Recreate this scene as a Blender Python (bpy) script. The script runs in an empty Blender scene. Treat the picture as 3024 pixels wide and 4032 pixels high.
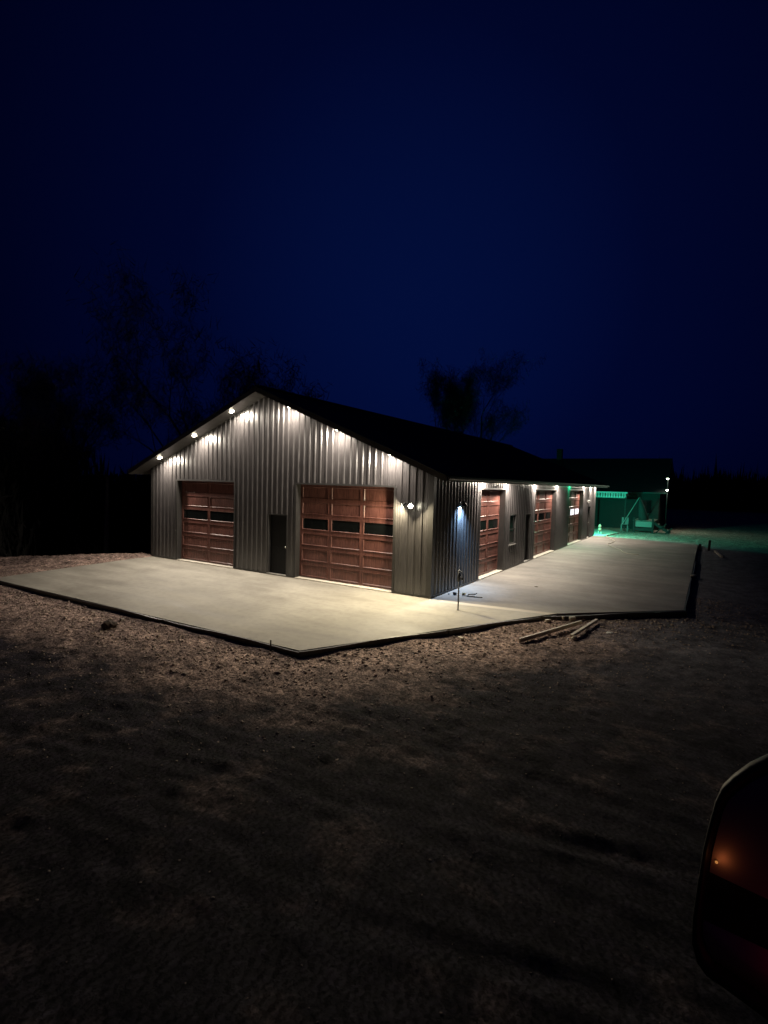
import bpy, math, random
import numpy as np
from mathutils import Vector, Matrix
random.seed(7); rng = np.random.default_rng(7)
C = bpy.context.scene.collection
sc = bpy.context.scene
R = math.radians

# ------------------------------------------------------------------ camera
CAM = Vector((6.4947, -13.2454, 3.2193)); F = 2075.35
pi_, ro, ya = -0.0551, 0.0270, -0.5480
PITCH, ROLL, YAW = pi_, ro, ya
fw = Vector((math.sin(ya)*math.cos(pi_), math.cos(ya)*math.cos(pi_), math.sin(pi_)))
rt = Vector((math.cos(ya), -math.sin(ya), 0)); up = rt.cross(fw)
r2 = math.cos(ro)*rt + math.sin(ro)*up; u2 = -math.sin(ro)*rt + math.cos(ro)*up
cd = bpy.data.cameras.new('camera'); cam = bpy.data.objects.new('camera', cd); C.objects.link(cam)
M3 = Matrix((r2, u2, -fw)).transposed()
cam.matrix_world = Matrix.Translation(CAM) @ M3.to_4x4()
cd.sensor_fit = 'HORIZONTAL'; cd.sensor_width = 36.0; cd.lens = 36.0*F/3024.0
cd.clip_start = 0.05; cd.clip_end = 2000
sc.camera = cam

# ------------------------------------------------------------------ night sky
W = bpy.data.worlds.new("World"); sc.world = W; W.use_nodes = True
nt = W.node_tree; nt.nodes.clear()
o = nt.nodes.new('ShaderNodeOutputWorld'); bg = nt.nodes.new('ShaderNodeBackground')
sky = nt.nodes.new('ShaderNodeTexSky'); sky.sky_type = 'NISHITA'; sky.sun_disc = False
sky.sun_elevation = R(-4.0); sky.sun_rotation = R(-10); sky.ozone_density = 4.0; sky.air_density = 1.0; sky.dust_density = 0.3
tint = nt.nodes.new('ShaderNodeMixRGB'); tint.blend_type = 'MULTIPLY'; tint.inputs[0].default_value = 1
tint.inputs[2].default_value = (0.020, 0.115, 1.0, 1)
# afterglow: the sky is brightest high to the north, fading to the sides, the zenith and the horizon
tc = nt.nodes.new('ShaderNodeTexCoord')
dot = nt.nodes.new('ShaderNodeVectorMath'); dot.operation = 'DOT_PRODUCT'
gl = Vector((math.sin(-0.50)*math.cos(0.33), math.cos(-0.50)*math.cos(0.33), math.sin(0.33)))
dot.inputs[1].default_value = gl
nrm = nt.nodes.new('ShaderNodeVectorMath'); nrm.operation = 'NORMALIZE'
ramp = nt.nodes.new('ShaderNodeValToRGB')
ramp.color_ramp.interpolation = 'LINEAR'
mid_ = ramp.color_ramp.elements.new(0.93); mid_.color = (0.5, 0.46, 0.56, 1)
ramp.color_ramp.elements[0].position = 0.72; ramp.color_ramp.elements[0].color = (0.10, 0.05, 0.15, 1)
ramp.color_ramp.elements[-1].position = 1.0; ramp.color_ramp.elements[-1].color = (1, 1, 1, 1)
m2 = nt.nodes.new('ShaderNodeMixRGB'); m2.blend_type = 'MULTIPLY'; m2.inputs[0].default_value = 1
flat = nt.nodes.new('ShaderNodeMixRGB'); flat.blend_type = 'MIX'; flat.inputs[0].default_value = 0.75
SKYFLAT = (0.32, 0.32, 0.32, 1)
flat.inputs[2].default_value = SKYFLAT
L = nt.links
L.new(sky.outputs[0], flat.inputs[1]); L.new(flat.outputs[0], tint.inputs[1])
L.new(tc.outputs['Generated'], nrm.inputs[0]); L.new(nrm.outputs[0], dot.inputs[0]); L.new(dot.outputs['Value'], ramp.inputs[0])
L.new(tint.outputs[0], m2.inputs[1]); L.new(ramp.outputs[0], m2.inputs[2])
L.new(m2.outputs[0], bg.inputs[0]); bg.inputs[1].default_value = 0.15
L.new(bg.outputs[0], o.inputs[0])

sc.view_settings.view_transform = 'Standard'; sc.view_settings.look = 'None'
sc.view_settings.gamma = 1; sc.view_settings.exposure = 0.0
try: sc.view_settings.use_curve_mapping = False
except Exception: pass
SOFFIT_W, WARM = 108.0, (1.0, 0.88, 0.74)   # watts and colour of the soffit lights
try:
    sc.cycles.max_bounces = 6; sc.cycles.use_light_tree = True
    sc.cycles.sample_clamp_indirect = 4.0
except Exception: pass

# ------------------------------------------------------------------ helpers
def tag(o, label=None, cat=None, group=None, kind=None):
    if label: o['label'] = label
    if cat: o['category'] = cat
    if group: o['group'] = group
    if kind: o['kind'] = kind
    return o
def empty(name, loc, rz=0, **k):
    o = bpy.data.objects.new(name, None); C.objects.link(o); o.empty_display_size = .2
    o.location = loc; o.rotation_euler = (0, 0, rz); return tag(o, **k)
class MB:
    def __init__(s): s.v = []; s.f = []
    def quad(s, *p):
        n = len(s.v); s.v += [tuple(q) for q in p]; s.f.append(tuple(range(n, n+len(p))))
    def box(s, x0, y0, z0, x1, y1, z1, M=None):
        if x0 > x1: x0, x1 = x1, x0
        if y0 > y1: y0, y1 = y1, y0
        if z0 > z1: z0, z1 = z1, z0
        P = [(x0,y0,z0),(x1,y0,z0),(x1,y1,z0),(x0,y1,z0),(x0,y0,z1),(x1,y0,z1),(x1,y1,z1),(x0,y1,z1)]
        if M is not None: P = [tuple(M @ Vector(p)) for p in P]
        n = len(s.v); s.v += P
        s.f += [tuple(n+i for i in f) for f in ((0,3,2,1),(4,5,6,7),(0,1,5,4),(1,2,6,5),(2,3,7,6),(3,0,4,7))]
    def tube(s, pts, rad, n=8, cap=True):
        pts = [Vector(p) for p in pts]
        if not hasattr(rad, '__len__'): rad = [rad]*len(pts)
        rings = []
        for i, p in enumerate(pts):
            a = pts[max(i-1, 0)]; b = pts[min(i+1, len(pts)-1)]; d = (b-a).normalized()
            r = d.orthogonal().normalized() if i == 0 else (R0 - d*R0.dot(d)).normalized()
            R0 = r; t = d.cross(r); base = len(s.v)
            for k in range(n):
                an = 2*math.pi*k/n; s.v.append(tuple(p + rad[i]*(math.cos(an)*r + math.sin(an)*t)))
            rings.append(base)
        for a, b in zip(rings, rings[1:]):
            for k in range(n): s.f.append((a+k, a+(k+1) % n, b+(k+1) % n, b+k))
        if cap:
            s.f.append(tuple(rings[0]+k for k in reversed(range(n)))); s.f.append(tuple(rings[-1]+k for k in range(n)))
    def lathe(s, prof, M=None, n=24):
        rings = []
        for r, z in prof:
            b = len(s.v)
            for k in range(n):
                an = 2*math.pi*k/n; p = Vector((r*math.cos(an), r*math.sin(an), z))
                s.v.append(tuple(M @ p if M is not None else p))
            rings.append(b)
        for a, b in zip(rings, rings[1:]):
            for k in range(n): s.f.append((a+k, a+(k+1) % n, b+(k+1) % n, b+k))
    def build(s, name, mat, parent=None, smooth=False, bevel=0, loc=None):
        me = bpy.data.meshes.new(name); me.from_pydata(s.v, [], s.f); me.update()
        o = bpy.data.objects.new(name, me); C.objects.link(o); me.materials.append(mat)
        if parent: o.parent = parent
        if loc is not None: o.location = loc
        if smooth:
            for p in me.polygons: p.use_smooth = True
        if bevel:
            b = o.modifiers.new('bevel', 'BEVEL'); b.width = bevel; b.segments = 2; b.limit_method = 'ANGLE'
        return o

# ------------------------------------------------------------------ materials
def newmat(name):
    m = bpy.data.materials.new(name); m.use_nodes = True
    n = m.node_tree; b = n.nodes['Principled BSDF']; return m, n, b
def simple(name, col, rough=.6, metal=0, spec=.5, noise=0, nscale=8, bump=0, bscale=40, stretch=(1,1,1)):
    m, n, b = newmat(name)
    b.inputs['Base Color'].default_value = (*col, 1); b.inputs['Roughness'].default_value = rough
    b.inputs['Metallic'].default_value = metal; b.inputs['Specular IOR Level'].default_value = spec
    if noise or bump:
        t = n.nodes.new('ShaderNodeTexCoord'); mp = n.nodes.new('ShaderNodeMapping'); mp.inputs['Scale'].default_value = stretch
        n.links.new(t.outputs['Object'], mp.inputs[0])
    if noise:
        x = n.nodes.new('ShaderNodeTexNoise'); x.inputs['Scale'].default_value = nscale; x.inputs['Detail'].default_value = 6
        r = n.nodes.new('ShaderNodeValToRGB'); n.links.new(mp.outputs[0], x.inputs[0]); n.links.new(x.outputs[0], r.inputs[0])
        r.color_ramp.elements[0].position = .3; r.color_ramp.elements[1].position = .7
        r.color_ramp.elements[0].color = (*[c*(1-noise) for c in col], 1); r.color_ramp.elements[1].color = (*[min(1, c*(1+noise)) for c in col], 1)
        n.links.new(r.outputs[0], b.inputs['Base Color'])
    if bump:
        x = n.nodes.new('ShaderNodeTexNoise'); x.inputs['Scale'].default_value = bscale; x.inputs['Detail'].default_value = 5
        bp = n.nodes.new('ShaderNodeBump'); bp.inputs['Strength'].default_value = bump; bp.inputs['Distance'].default_value = .02
        n.links.new(mp.outputs[0], x.inputs[0]); n.links.new(x.outputs[0], bp.inputs['Height']); n.links.new(bp.outputs[0], b.inputs['Normal'])
    return m
def emit(name, col, st):
    m, n, b = newmat(name)
    b.inputs['Base Color'].default_value = (.8, .8, .8, 1)
    b.inputs['Emission Color'].default_value = (*col, 1); b.inputs['Emission Strength'].default_value = st
    return m
# painted ribbed steel: charcoal, slightly oil-canned, dusty low down
def m_steel():
    m, n, b = newmat('charcoal_steel')
    t = n.nodes.new('ShaderNodeTexCoord')
    mp = n.nodes.new('ShaderNodeMapping'); mp.inputs['Scale'].default_value = (1.6, 1.6, .35)
    x = n.nodes.new('ShaderNodeTexNoise'); x.inputs['Scale'].default_value = 1.3; x.inputs['Detail'].default_value = 4
    n.links.new(t.outputs['Object'], mp.inputs[0]); n.links.new(mp.outputs[0], x.inputs[0])
    bp = n.nodes.new('ShaderNodeBump'); bp.inputs['Strength'].default_value = .35; bp.inputs['Distance'].default_value = .03
    n.links.new(x.outputs[0], bp.inputs['Height']); n.links.new(bp.outputs[0], b.inputs['Normal'])
    y = n.nodes.new('ShaderNodeTexNoise'); y.inputs['Scale'].default_value = 6; y.inputs['Detail'].default_value = 8
    mp2 = n.nodes.new('ShaderNodeMapping'); mp2.inputs['Scale'].default_value = (4, 4, .6)
    n.links.new(t.outputs['Object'], mp2.inputs[0]); n.links.new(mp2.outputs[0], y.inputs[0])
    r = n.nodes.new('ShaderNodeValToRGB'); n.links.new(y.outputs[0], r.inputs[0])
    r.color_ramp.elements[0].position = .3; r.color_ramp.elements[1].position = .75
    r.color_ramp.elements[0].color = (.038, .035, .036, 1); r.color_ramp.elements[1].color = (.064, .059, .059, 1)
    n.links.new(r.outputs[0], b.inputs['Base Color'])
    rr = n.nodes.new('ShaderNodeMapRange'); rr.inputs[3].default_value = .26; rr.inputs[4].default_value = .40
    n.links.new(y.outputs[0], rr.inputs[0]); n.links.new(rr.outputs[0], b.inputs['Roughness'])
    b.inputs['Specular IOR Level'].default_value = .95
    return m
STEEL = m_steel()
TRIM = simple('charcoal_trim', (.035, .033, .032), .4, noise=.15, nscale=5)
BLACK = simple('black_paint', (.006, .006, .007), .6, spec=.25)
ROOF = simple('black_roof', (.006, .006, .008), .55, noise=.2)
SOFF = simple('soffit_metal', (.055, .052, .05), .45, noise=.1)
CHROME = simple('satin_nickel', (.75, .73, .70), .25, metal=1)
GLASS = simple('dark_glass', (.006, .007, .007), .06, spec=.6)
GLASS2 = simple('house_window_glass', (.004, .006, .008), .08)
LIT = emit('lit_window', (.92, .86, 1.0), 1.1)
def m_wood(name, dark, light, hor=False):
    m, n, b = newmat(name)
    t = n.nodes.new('ShaderNodeTexCoord'); mp = n.nodes.new('ShaderNodeMapping')
    mp.inputs['Scale'].default_value = (14, 14, 1.2) if not hor else (1.2, 14, 14)
    x = n.nodes.new('ShaderNodeTexNoise'); x.inputs['Scale'].default_value = 2.2; x.inputs['Detail'].default_value = 9; x.inputs['Roughness'].default_value = .65
    x2 = n.nodes.new('ShaderNodeTexNoise'); x2.inputs['Scale'].default_value = 2.5; x2.inputs['Detail'].default_value = 3
    n.links.new(t.outputs['Object'], mp.inputs[0]); n.links.new(mp.outputs[0], x.inputs[0]); n.links.new(t.outputs['Object'], x2.inputs[0])
    r = n.nodes.new('ShaderNodeValToRGB'); n.links.new(x.outputs[0], r.inputs[0])
    r.color_ramp.elements[0].position = .33; r.color_ramp.elements[1].position = .68
    r.color_ramp.elements[0].color = (*dark, 1); r.color_ramp.elements[1].color = (*light, 1)
    mx = n.nodes.new('ShaderNodeMixRGB'); mx.blend_type = 'MULTIPLY'; mx.inputs[0].default_value = .5
    r2_ = n.nodes.new('ShaderNodeValToRGB'); r2_.color_ramp.elements[0].position = .35; r2_.color_ramp.elements[1].position = .6
    r2_.color_ramp.elements[0].color = (.45, .4, .4, 1); n.links.new(x2.outputs[0], r2_.inputs[0])
    n.links.new(r.outputs[0], mx.inputs[1]); n.links.new(r2_.outputs[0], mx.inputs[2]); n.links.new(mx.outputs[0], b.inputs['Base Color'])
    bp = n.nodes.new('ShaderNodeBump'); bp.inputs['Strength'].default_value = .25; bp.inputs['Distance'].default_value = .004
    n.links.new(x.outputs[0], bp.inputs['Height']); n.links.new(bp.outputs[0], b.inputs['Normal'])
    b.inputs['Roughness'].default_value = .42
    return m
DOORWOOD = m_wood('walnut_stained_door', (.076, .028, .022), (.188, .078, .062))
LUMBER = m_wood('pale_lumber', (.42, .35, .26), (.68, .60, .48), True)
FORM = m_wood('form_lumber', (.018, .012, .010), (.045, .030, .024), True)
DECK = m_wood('deck_lumber', (.16, .14, .12), (.30, .27, .24), True)
BARK = simple('bark', (.09, .08, .075), .9, noise=.3, nscale=10)
TWIG = simple('twig', (.10, .09, .085), .9)
SIDING = simple('house_siding', (.005, .005, .005), .7, noise=.15, nscale=3)

def m_concrete(name, c0, c1, sweep, band=False):
    m, n, b = newmat(name); Lk = n.links.new
    t = n.nodes.new('ShaderNodeTexCoord')
    def noise(scale, det, st=(1,1,1), rough=.55):
        mp = n.nodes.new('ShaderNodeMapping'); mp.inputs['Scale'].default_value = st; Lk(t.outputs['Object'], mp.inputs[0])
        x = n.nodes.new('ShaderNodeTexNoise'); x.inputs['Scale'].default_value = scale; x.inputs['Detail'].default_value = det; x.inputs['Roughness'].default_value = rough
        x.inputs['Distortion'].default_value = .3
        Lk(mp.outputs[0], x.inputs[0]); return x
    a = noise(.55, 8); s = noise(1.0, 6, sweep); f = noise(45, 4); g = noise(6, 6)
    mix1 = n.nodes.new('ShaderNodeMath'); mix1.operation = 'MULTIPLY_ADD'; mix1.inputs[1].default_value = .55
    Lk(s.outputs[0], mix1.inputs[0])
    h = n.nodes.new('ShaderNodeMath'); h.operation = 'MULTIPLY'; h.inputs[1].default_value = .45; Lk(a.outputs[0], h.inputs[0]); Lk(h.outputs[0], mix1.inputs[2])
    r = n.nodes.new('ShaderNodeValToRGB'); Lk(mix1.outputs[0], r.inputs[0])
    r.color_ramp.elements[0].position = .38; r.color_ramp.elements[1].position = .62
    r.color_ramp.elements[0].color = (*c0, 1); r.color_ramp.elements[1].color = (*c1, 1)
    fm = n.nodes.new('ShaderNodeMixRGB'); fm.blend_type = 'MULTIPLY'; fm.inputs[0].default_value = .35
    fr = n.nodes.new('ShaderNodeValToRGB'); fr.color_ramp.elements[0].position = .3; fr.color_ramp.elements[0].color = (.6, .6, .6, 1); fr.color_ramp.elements[1].position = .55
    Lk(g.outputs[0], fr.inputs[0]); Lk(r.outputs[0], fm.inputs[1]); Lk(fr.outputs[0], fm.inputs[2])
    col = fm.outputs[0]
    if band:   # smooth trowelled border along the joint to the older slab: y runs from the corner by 0.152*x
        sp = n.nodes.new('ShaderNodeSeparateXYZ'); Lk(t.outputs['Object'], sp.inputs[0])
        k = n.nodes.new('ShaderNodeMath'); k.operation = 'MULTIPLY_ADD'; k.inputs[1].default_value = -.152; Lk(sp.outputs[0], k.inputs[0]); Lk(sp.outputs[1], k.inputs[2])
        rg = n.nodes.new('ShaderNodeMapRange'); rg.inputs[1].default_value = -.30; rg.inputs[2].default_value = -.24; Lk(k.outputs[0], rg.inputs[0])
        gx = n.nodes.new('ShaderNodeMath'); gx.operation = 'GREATER_THAN'; gx.inputs[1].default_value = .35; Lk(sp.outputs[0], gx.inputs[0])
        mm = n.nodes.new('ShaderNodeMath'); mm.operation = 'MULTIPLY'; Lk(rg.outputs[0], mm.inputs[0]); Lk(gx.outputs[0], mm.inputs[1])
        bm = n.nodes.new('ShaderNodeMixRGB'); Lk(mm.outputs[0], bm.inputs[0]); Lk(col, bm.inputs[1]); bm.inputs[2].default_value = (.56, .51, .43, 1)
        col = bm.outputs[0]
    Lk(col, b.inputs['Base Color'])
    bp = n.nodes.new('ShaderNodeBump'); bp.inputs['Strength'].default_value = .30; bp.inputs['Distance'].default_value = .006
    Lk(f.outputs[0], bp.inputs['Height'])
    b2 = n.nodes.new('ShaderNodeBump'); b2.inputs['Strength'].default_value = .5; b2.inputs['Distance'].default_value = .03
    Lk(mix1.outputs[0], b2.inputs['Height']); Lk(bp.outputs[0], b2.inputs['Normal']); Lk(b2.outputs[0], b.inputs['Normal'])
    rr = n.nodes.new('ShaderNodeMapRange'); rr.inputs[1].default_value = .3; rr.inputs[2].default_value = .7; rr.inputs[3].default_value = .55; rr.inputs[4].default_value = .85
    Lk(s.outputs[0], rr.inputs[0]); Lk(rr.outputs[0], b.inputs['Roughness'])
    return m
CONC_F = m_concrete('fresh_concrete', (.27, .25, .212), (.43, .405, .348), (.35, 1.6, 1), True)
CONC_S = m_concrete('broomed_concrete', (.17, .156, .14), (.35, .325, .29), (.25, 1.5, 1))
SILLC = simple('sill_concrete', (.62, .58, .50), .7, noise=.08)
CONC_C = simple('pale_concrete', (.42, .39, .33), .8, noise=.15, nscale=7)

def m_ground():
    m, n, b = newmat('dirt'); Lk = n.links.new
    t = n.nodes.new('ShaderNodeTexCoord')
    def noise(scale, det, rough=.6):
        x = n.nodes.new('ShaderNodeTexNoise'); x.inputs['Scale'].default_value = scale; x.inputs['Detail'].default_value = det; x.inputs['Roughness'].default_value = rough
        Lk(t.outputs['Object'], x.inputs[0]); return x
    def rmp(x, p0, c0, p1, c1):
        r = n.nodes.new('ShaderNodeValToRGB'); r.color_ramp.elements[0].position = p0; r.color_ramp.elements[1].position = p1
        r.color_ramp.elements[0].color = (*c0, 1); r.color_ramp.elements[1].color = (*c1, 1); Lk(x, r.inputs[0]); return r
    a = noise(6.5, 12, .75); c = noise(1.1, 8); d = noise(30, 6, .7)
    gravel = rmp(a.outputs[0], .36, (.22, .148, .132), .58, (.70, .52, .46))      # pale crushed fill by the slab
    dim_mud = rmp(a.outputs[0], .34, (.006, .0045, .010), .66, (.044, .033, .054))       # dark churned soil farther off, light falloff put into its tone
    # vertex attribute: share of pale gravel, with the light near the slab put into it
    at = n.nodes.new('ShaderNodeAttribute'); at.attribute_name = 'lit_fill'
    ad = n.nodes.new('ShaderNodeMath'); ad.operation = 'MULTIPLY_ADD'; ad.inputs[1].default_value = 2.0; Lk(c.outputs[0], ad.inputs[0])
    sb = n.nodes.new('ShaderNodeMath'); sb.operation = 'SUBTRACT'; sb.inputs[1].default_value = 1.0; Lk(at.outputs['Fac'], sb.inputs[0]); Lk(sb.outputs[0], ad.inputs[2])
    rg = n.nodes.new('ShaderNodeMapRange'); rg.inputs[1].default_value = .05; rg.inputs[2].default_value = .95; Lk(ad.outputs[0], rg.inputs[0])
    mx = n.nodes.new('ShaderNodeMixRGB'); Lk(rg.outputs[0], mx.inputs[0]); Lk(dim_mud.outputs[0], mx.inputs[1]); Lk(gravel.outputs[0], mx.inputs[2])
    road = rmp(a.outputs[0], .3, (.105, .103, .125), .7, (.27, .262, .305))           # grey gravel of the yard drive
    vo = n.nodes.new('ShaderNodeTexVoronoi'); vo.inputs['Scale'].default_value = 17; vo.inputs['Randomness'].default_value = 1
    dst = n.nodes.new('ShaderNodeVectorMath'); dst.operation = 'ADD'; jit = n.nodes.new('ShaderNodeVectorMath'); jit.operation = 'SCALE'; jit.inputs['Scale'].default_value = .10
    Lk(d.outputs['Color'], jit.inputs[0]); Lk(t.outputs['Object'], dst.inputs[0]); Lk(jit.outputs[0], dst.inputs[1]); Lk(dst.outputs[0], vo.inputs['Vector'])
    hs_ = n.nodes.new('ShaderNodeSeparateXYZ'); Lk(vo.outputs['Color'], hs_.inputs[0])
    cl = rmp(hs_.outputs[0], .05, (.30, .28, .27), .95, (1.55, 1.5, 1.45))
    mv = n.nodes.new('ShaderNodeMixRGB'); mv.blend_type = 'MULTIPLY'; mv.inputs[0].default_value = .85; Lk(mx.outputs[0], mv.inputs[1]); Lk(cl.outputs[0], mv.inputs[2]); mx = mv
    at2 = n.nodes.new('ShaderNodeAttribute'); at2.attribute_name = 'road'
    mr = n.nodes.new('ShaderNodeMixRGB'); Lk(at2.outputs['Fac'], mr.inputs[0]); Lk(mx.outputs[0], mr.inputs[1]); Lk(road.outputs[0], mr.inputs[2]); mx = mr
    e_ = noise(2.4, 9, .65); de = rmp(e_.outputs[0], .38, (.42, .42, .44), .60, (1.15, 1.15, 1.12))
    mp_ = n.nodes.new('ShaderNodeMixRGB'); mp_.blend_type = 'MULTIPLY'; mp_.inputs[0].default_value = .75; Lk(mx.outputs[0], mp_.inputs[1]); Lk(de.outputs[0], mp_.inputs[2]); mx = mp_
    dr = rmp(d.outputs[0], .35, (.5, .5, .5), .65, (1.25, 1.25, 1.25))
    mu = n.nodes.new('ShaderNodeMixRGB'); mu.blend_type = 'MULTIPLY'; mu.inputs[0].default_value = .8; Lk(mx.outputs[0], mu.inputs[1]); Lk(dr.outputs[0], mu.inputs[2])
    Lk(mu.outputs[0], b.inputs['Base Color']); b.inputs['Roughness'].default_value = .95; b.inputs['Specular IOR Level'].default_value = .2
    bp = n.nodes.new('ShaderNodeBump'); bp.inputs['Strength'].default_value = .9; bp.inputs['Distance'].default_value = .035
    sm_ = n.nodes.new('ShaderNodeMath'); sm_.operation = 'MULTIPLY_ADD'; sm_.inputs[1].default_value = -.9; Lk(vo.outputs['Distance'], sm_.inputs[0]); Lk(a.outputs[0], sm_.inputs[2]); Lk(sm_.outputs[0], bp.inputs['Height'])
    b2 = n.nodes.new('ShaderNodeBump'); b2.inputs['Strength'].default_value = 1; b2.inputs['Distance'].default_value = .022
    Lk(d.outputs[0], b2.inputs['Height']); Lk(bp.outputs[0], b2.inputs['Normal']); Lk(b2.outputs[0], b.inputs['Normal'])
    return m
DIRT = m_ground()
STONE = simple('stone', (.36, .28, .23), .9, noise=.45, nscale=9)

# ------------------------------------------------------------------ terrain
FRONT = [(-12.62, .05), (-11.90, -5.92), (0.06, -5.66), (3.12, 0.0), (3.40, .50), (0, -.016)]
SLABS = [(-12.62, .05), (-11.90, -5.92), (0.06, -5.66), (3.12, 0.0), (3.40, .50), (6.14, 3.06), (6.22, 24.4), (6.0, 25.15), (-12.62, 25.15)]
def vnoise(x, y, s, seed):
    x = x/s; y = y/s; xi = np.floor(x).astype(np.int64); yi = np.floor(y).astype(np.int64); xf = x-xi; yf = y-yi
    def h(a, b):
        v = np.sin(a*127.1 + b*311.7 + seed*74.7)*43758.5453; return v-np.floor(v)
    u = xf*xf*(3-2*xf); v = yf*yf*(3-2*yf)
    return (h(xi, yi)*(1-u)+h(xi+1, yi)*u)*(1-v) + (h(xi, yi+1)*(1-u)+h(xi+1, yi+1)*u)*v - .5
def polydist(x, y, P):
    d = np.full(x.shape, 1e9); inside = np.zeros(x.shape, bool)
    for (ax, ay), (bx, by) in zip(P, P[1:]+P[:1]):
        ex, ey = bx-ax, by-ay; t = np.clip(((x-ax)*ex+(y-ay)*ey)/(ex*ex+ey*ey), 0, 1)
        d = np.minimum(d, np.hypot(x-ax-t*ex, y-ay-t*ey))
        c = ((ay > y) != (by > y)) & (x < (bx-ax)*(y-ay)/((by-ay) if by != ay else 1e-9)+ax); inside ^= c
    return np.where(inside, -d, d)
def sst(a, b, t):
    t = np.clip((t-a)/(b-a), 0, 1); return t*t*(3-2*t)
def ground_h(x, y):
    x = np.asarray(x, float); y = np.asarray(y, float)
    d = polydist(x, y, SLABS)
    z = -.145 + .55*sst(7.0, 15.5, -y + .10*(x-2))
    rough = sst(.15, 1.2, d)
    n = .06*vnoise(x, y, 3.1, 1) + .028*vnoise(x+.3*y, y, .95, 2) + (.026*vnoise(x*.6-.5*y, y+.25*x, .33, 3) + .042*vnoise(x+.7*y, y-.2*x, .17, 4))*(1-sst(5.5, 8, y))*(1-sst(10.5, 13, x))*(1-sst(17.5, 20, -x))*(1-.55*sst(2.5, 6.5, x-.35*y-2.5))
    far = np.hypot(x, y+4)
    z = z + n*(.30+.9*rough)*np.where(far > 40, 1.5, 1)
    # shallow tyre tracks: pairs of compacted ruts sweeping across the dirt
    for (yo, k1, k2) in ((-7.5, .10, -.012), (-8.9, .16, -.006), (-9.9, .30, .0)):
        for off in (0.0, 1.65):
            q = y - (yo - off + k1*x + k2*x*x)
            z = z + (-.009*np.exp(-(q/.11)**4) + .009*np.exp(-((np.abs(q)-.20)/.06)**2))*(.4+1.3*np.clip(vnoise(x, y, 1.9, 7)+.3, 0, 1))*(np.abs(x) < 16)
    # a little clear lip of soil next to the form boards
    z = np.where((d < .5) & (x < 4) & (y < 1), z+.05*sst(.5, .05, d)*(1+1.2*vnoise(x, y, .7, 12)), z)
    z = np.where(d < .12, np.minimum(z, -.06), z)
    # low berm right of the slab and left bank that falls away beyond a crest
    s = ((x+13.0)*(-.832) + (y-.4)*.555)          # distance beyond the crest line
    crest = np.where(x < -12.3, 1, 0)*np.exp(-((s-.1)/1.2)**2)*.16
    z = z + crest
    drop = sst(.3, 5.0, s)*sst(12.7, 13.6, -x)
    z = z - 3.2*drop*np.where(y > -6, 1, sst(-14, -6, y))
    z = np.where(d < -.12, -.45, z)
    return z
def axis(lo, hi, st, far):
    a = list(np.arange(lo, hi, st)); s = st; p = a[-1]
    out = []
    while p < far: s *= 1.22; p += s; out.append(p)
    s = st; p = a[0]; pre = []
    while p > -far: s *= 1.22; p -= s; pre.append(p)
    return np.array(pre[::-1]+a+out)
gx = axis(-17.5, 10.5, .062, 420); gy = axis(-14.8, 5.5, .062, 420)
XX, YY = np.meshgrid(gx, gy); ZZ = ground_h(XX, YY)
nx, ny = len(gx), len(gy)
co = np.stack([XX, YY, ZZ], -1).reshape(-1, 3)
idx = np.arange(nx*ny).reshape(ny, nx)
fc = np.stack([idx[:-1, :-1], idx[:-1, 1:], idx[1:, 1:], idx[1:, :-1]], -1).reshape(-1, 4)
me = bpy.data.meshes.new('ground'); me.vertices.add(len(co)); me.vertices.foreach_set('co', co.ravel())
me.loops.add(fc.size); me.loops.foreach_set('vertex_index', fc.ravel().astype(np.int32)); me.polygons.add(len(fc))
me.polygons.foreach_set('loop_start', np.arange(0, fc.size, 4, dtype=np.int32)); me.polygons.foreach_set('loop_total', np.full(len(fc), 4, np.int32))
me.update(calc_edges=True); me.validate()
dd = polydist(XX, YY, SLABS).ravel()
# pale fill lies in an apron round the slab; the open field to the right and the left crest are pale too, lamp brightness put into the colour
lit_fill = 1-sst(.5, 3.4, dd) + np.where(XX.ravel() < -12.5, .6, 0) + np.where((XX.ravel() > -6) & (YY.ravel() > 24.5), 1.2, 0)
fa = me.attributes.new('lit_fill', 'FLOAT', 'POINT'); fa.data.foreach_set('value', np.clip(lit_fill, 0, 1).astype(np.float32))
xr0, yr0 = XX.ravel(), YY.ravel()
road = np.clip(sst(3.0, 6.5, xr0 + .45*np.clip(-yr0-6, 0, 9) + 1.2*vnoise(xr0, yr0, 1.7, 9)) , 0, 1)*(1-sst(24.4, 24.9, yr0))*(.22+.78*sst(-5, 1, yr0))  # grey gravel thinned towards the front: light falloff put into the mix
fa = me.attributes.new('road', 'FLOAT', 'POINT'); fa.data.foreach_set('value', road.astype(np.float32))
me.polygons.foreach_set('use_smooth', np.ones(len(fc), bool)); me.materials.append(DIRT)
g = bpy.data.objects.new('ground', me); C.objects.link(g); g['kind'] = 'structure'

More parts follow.
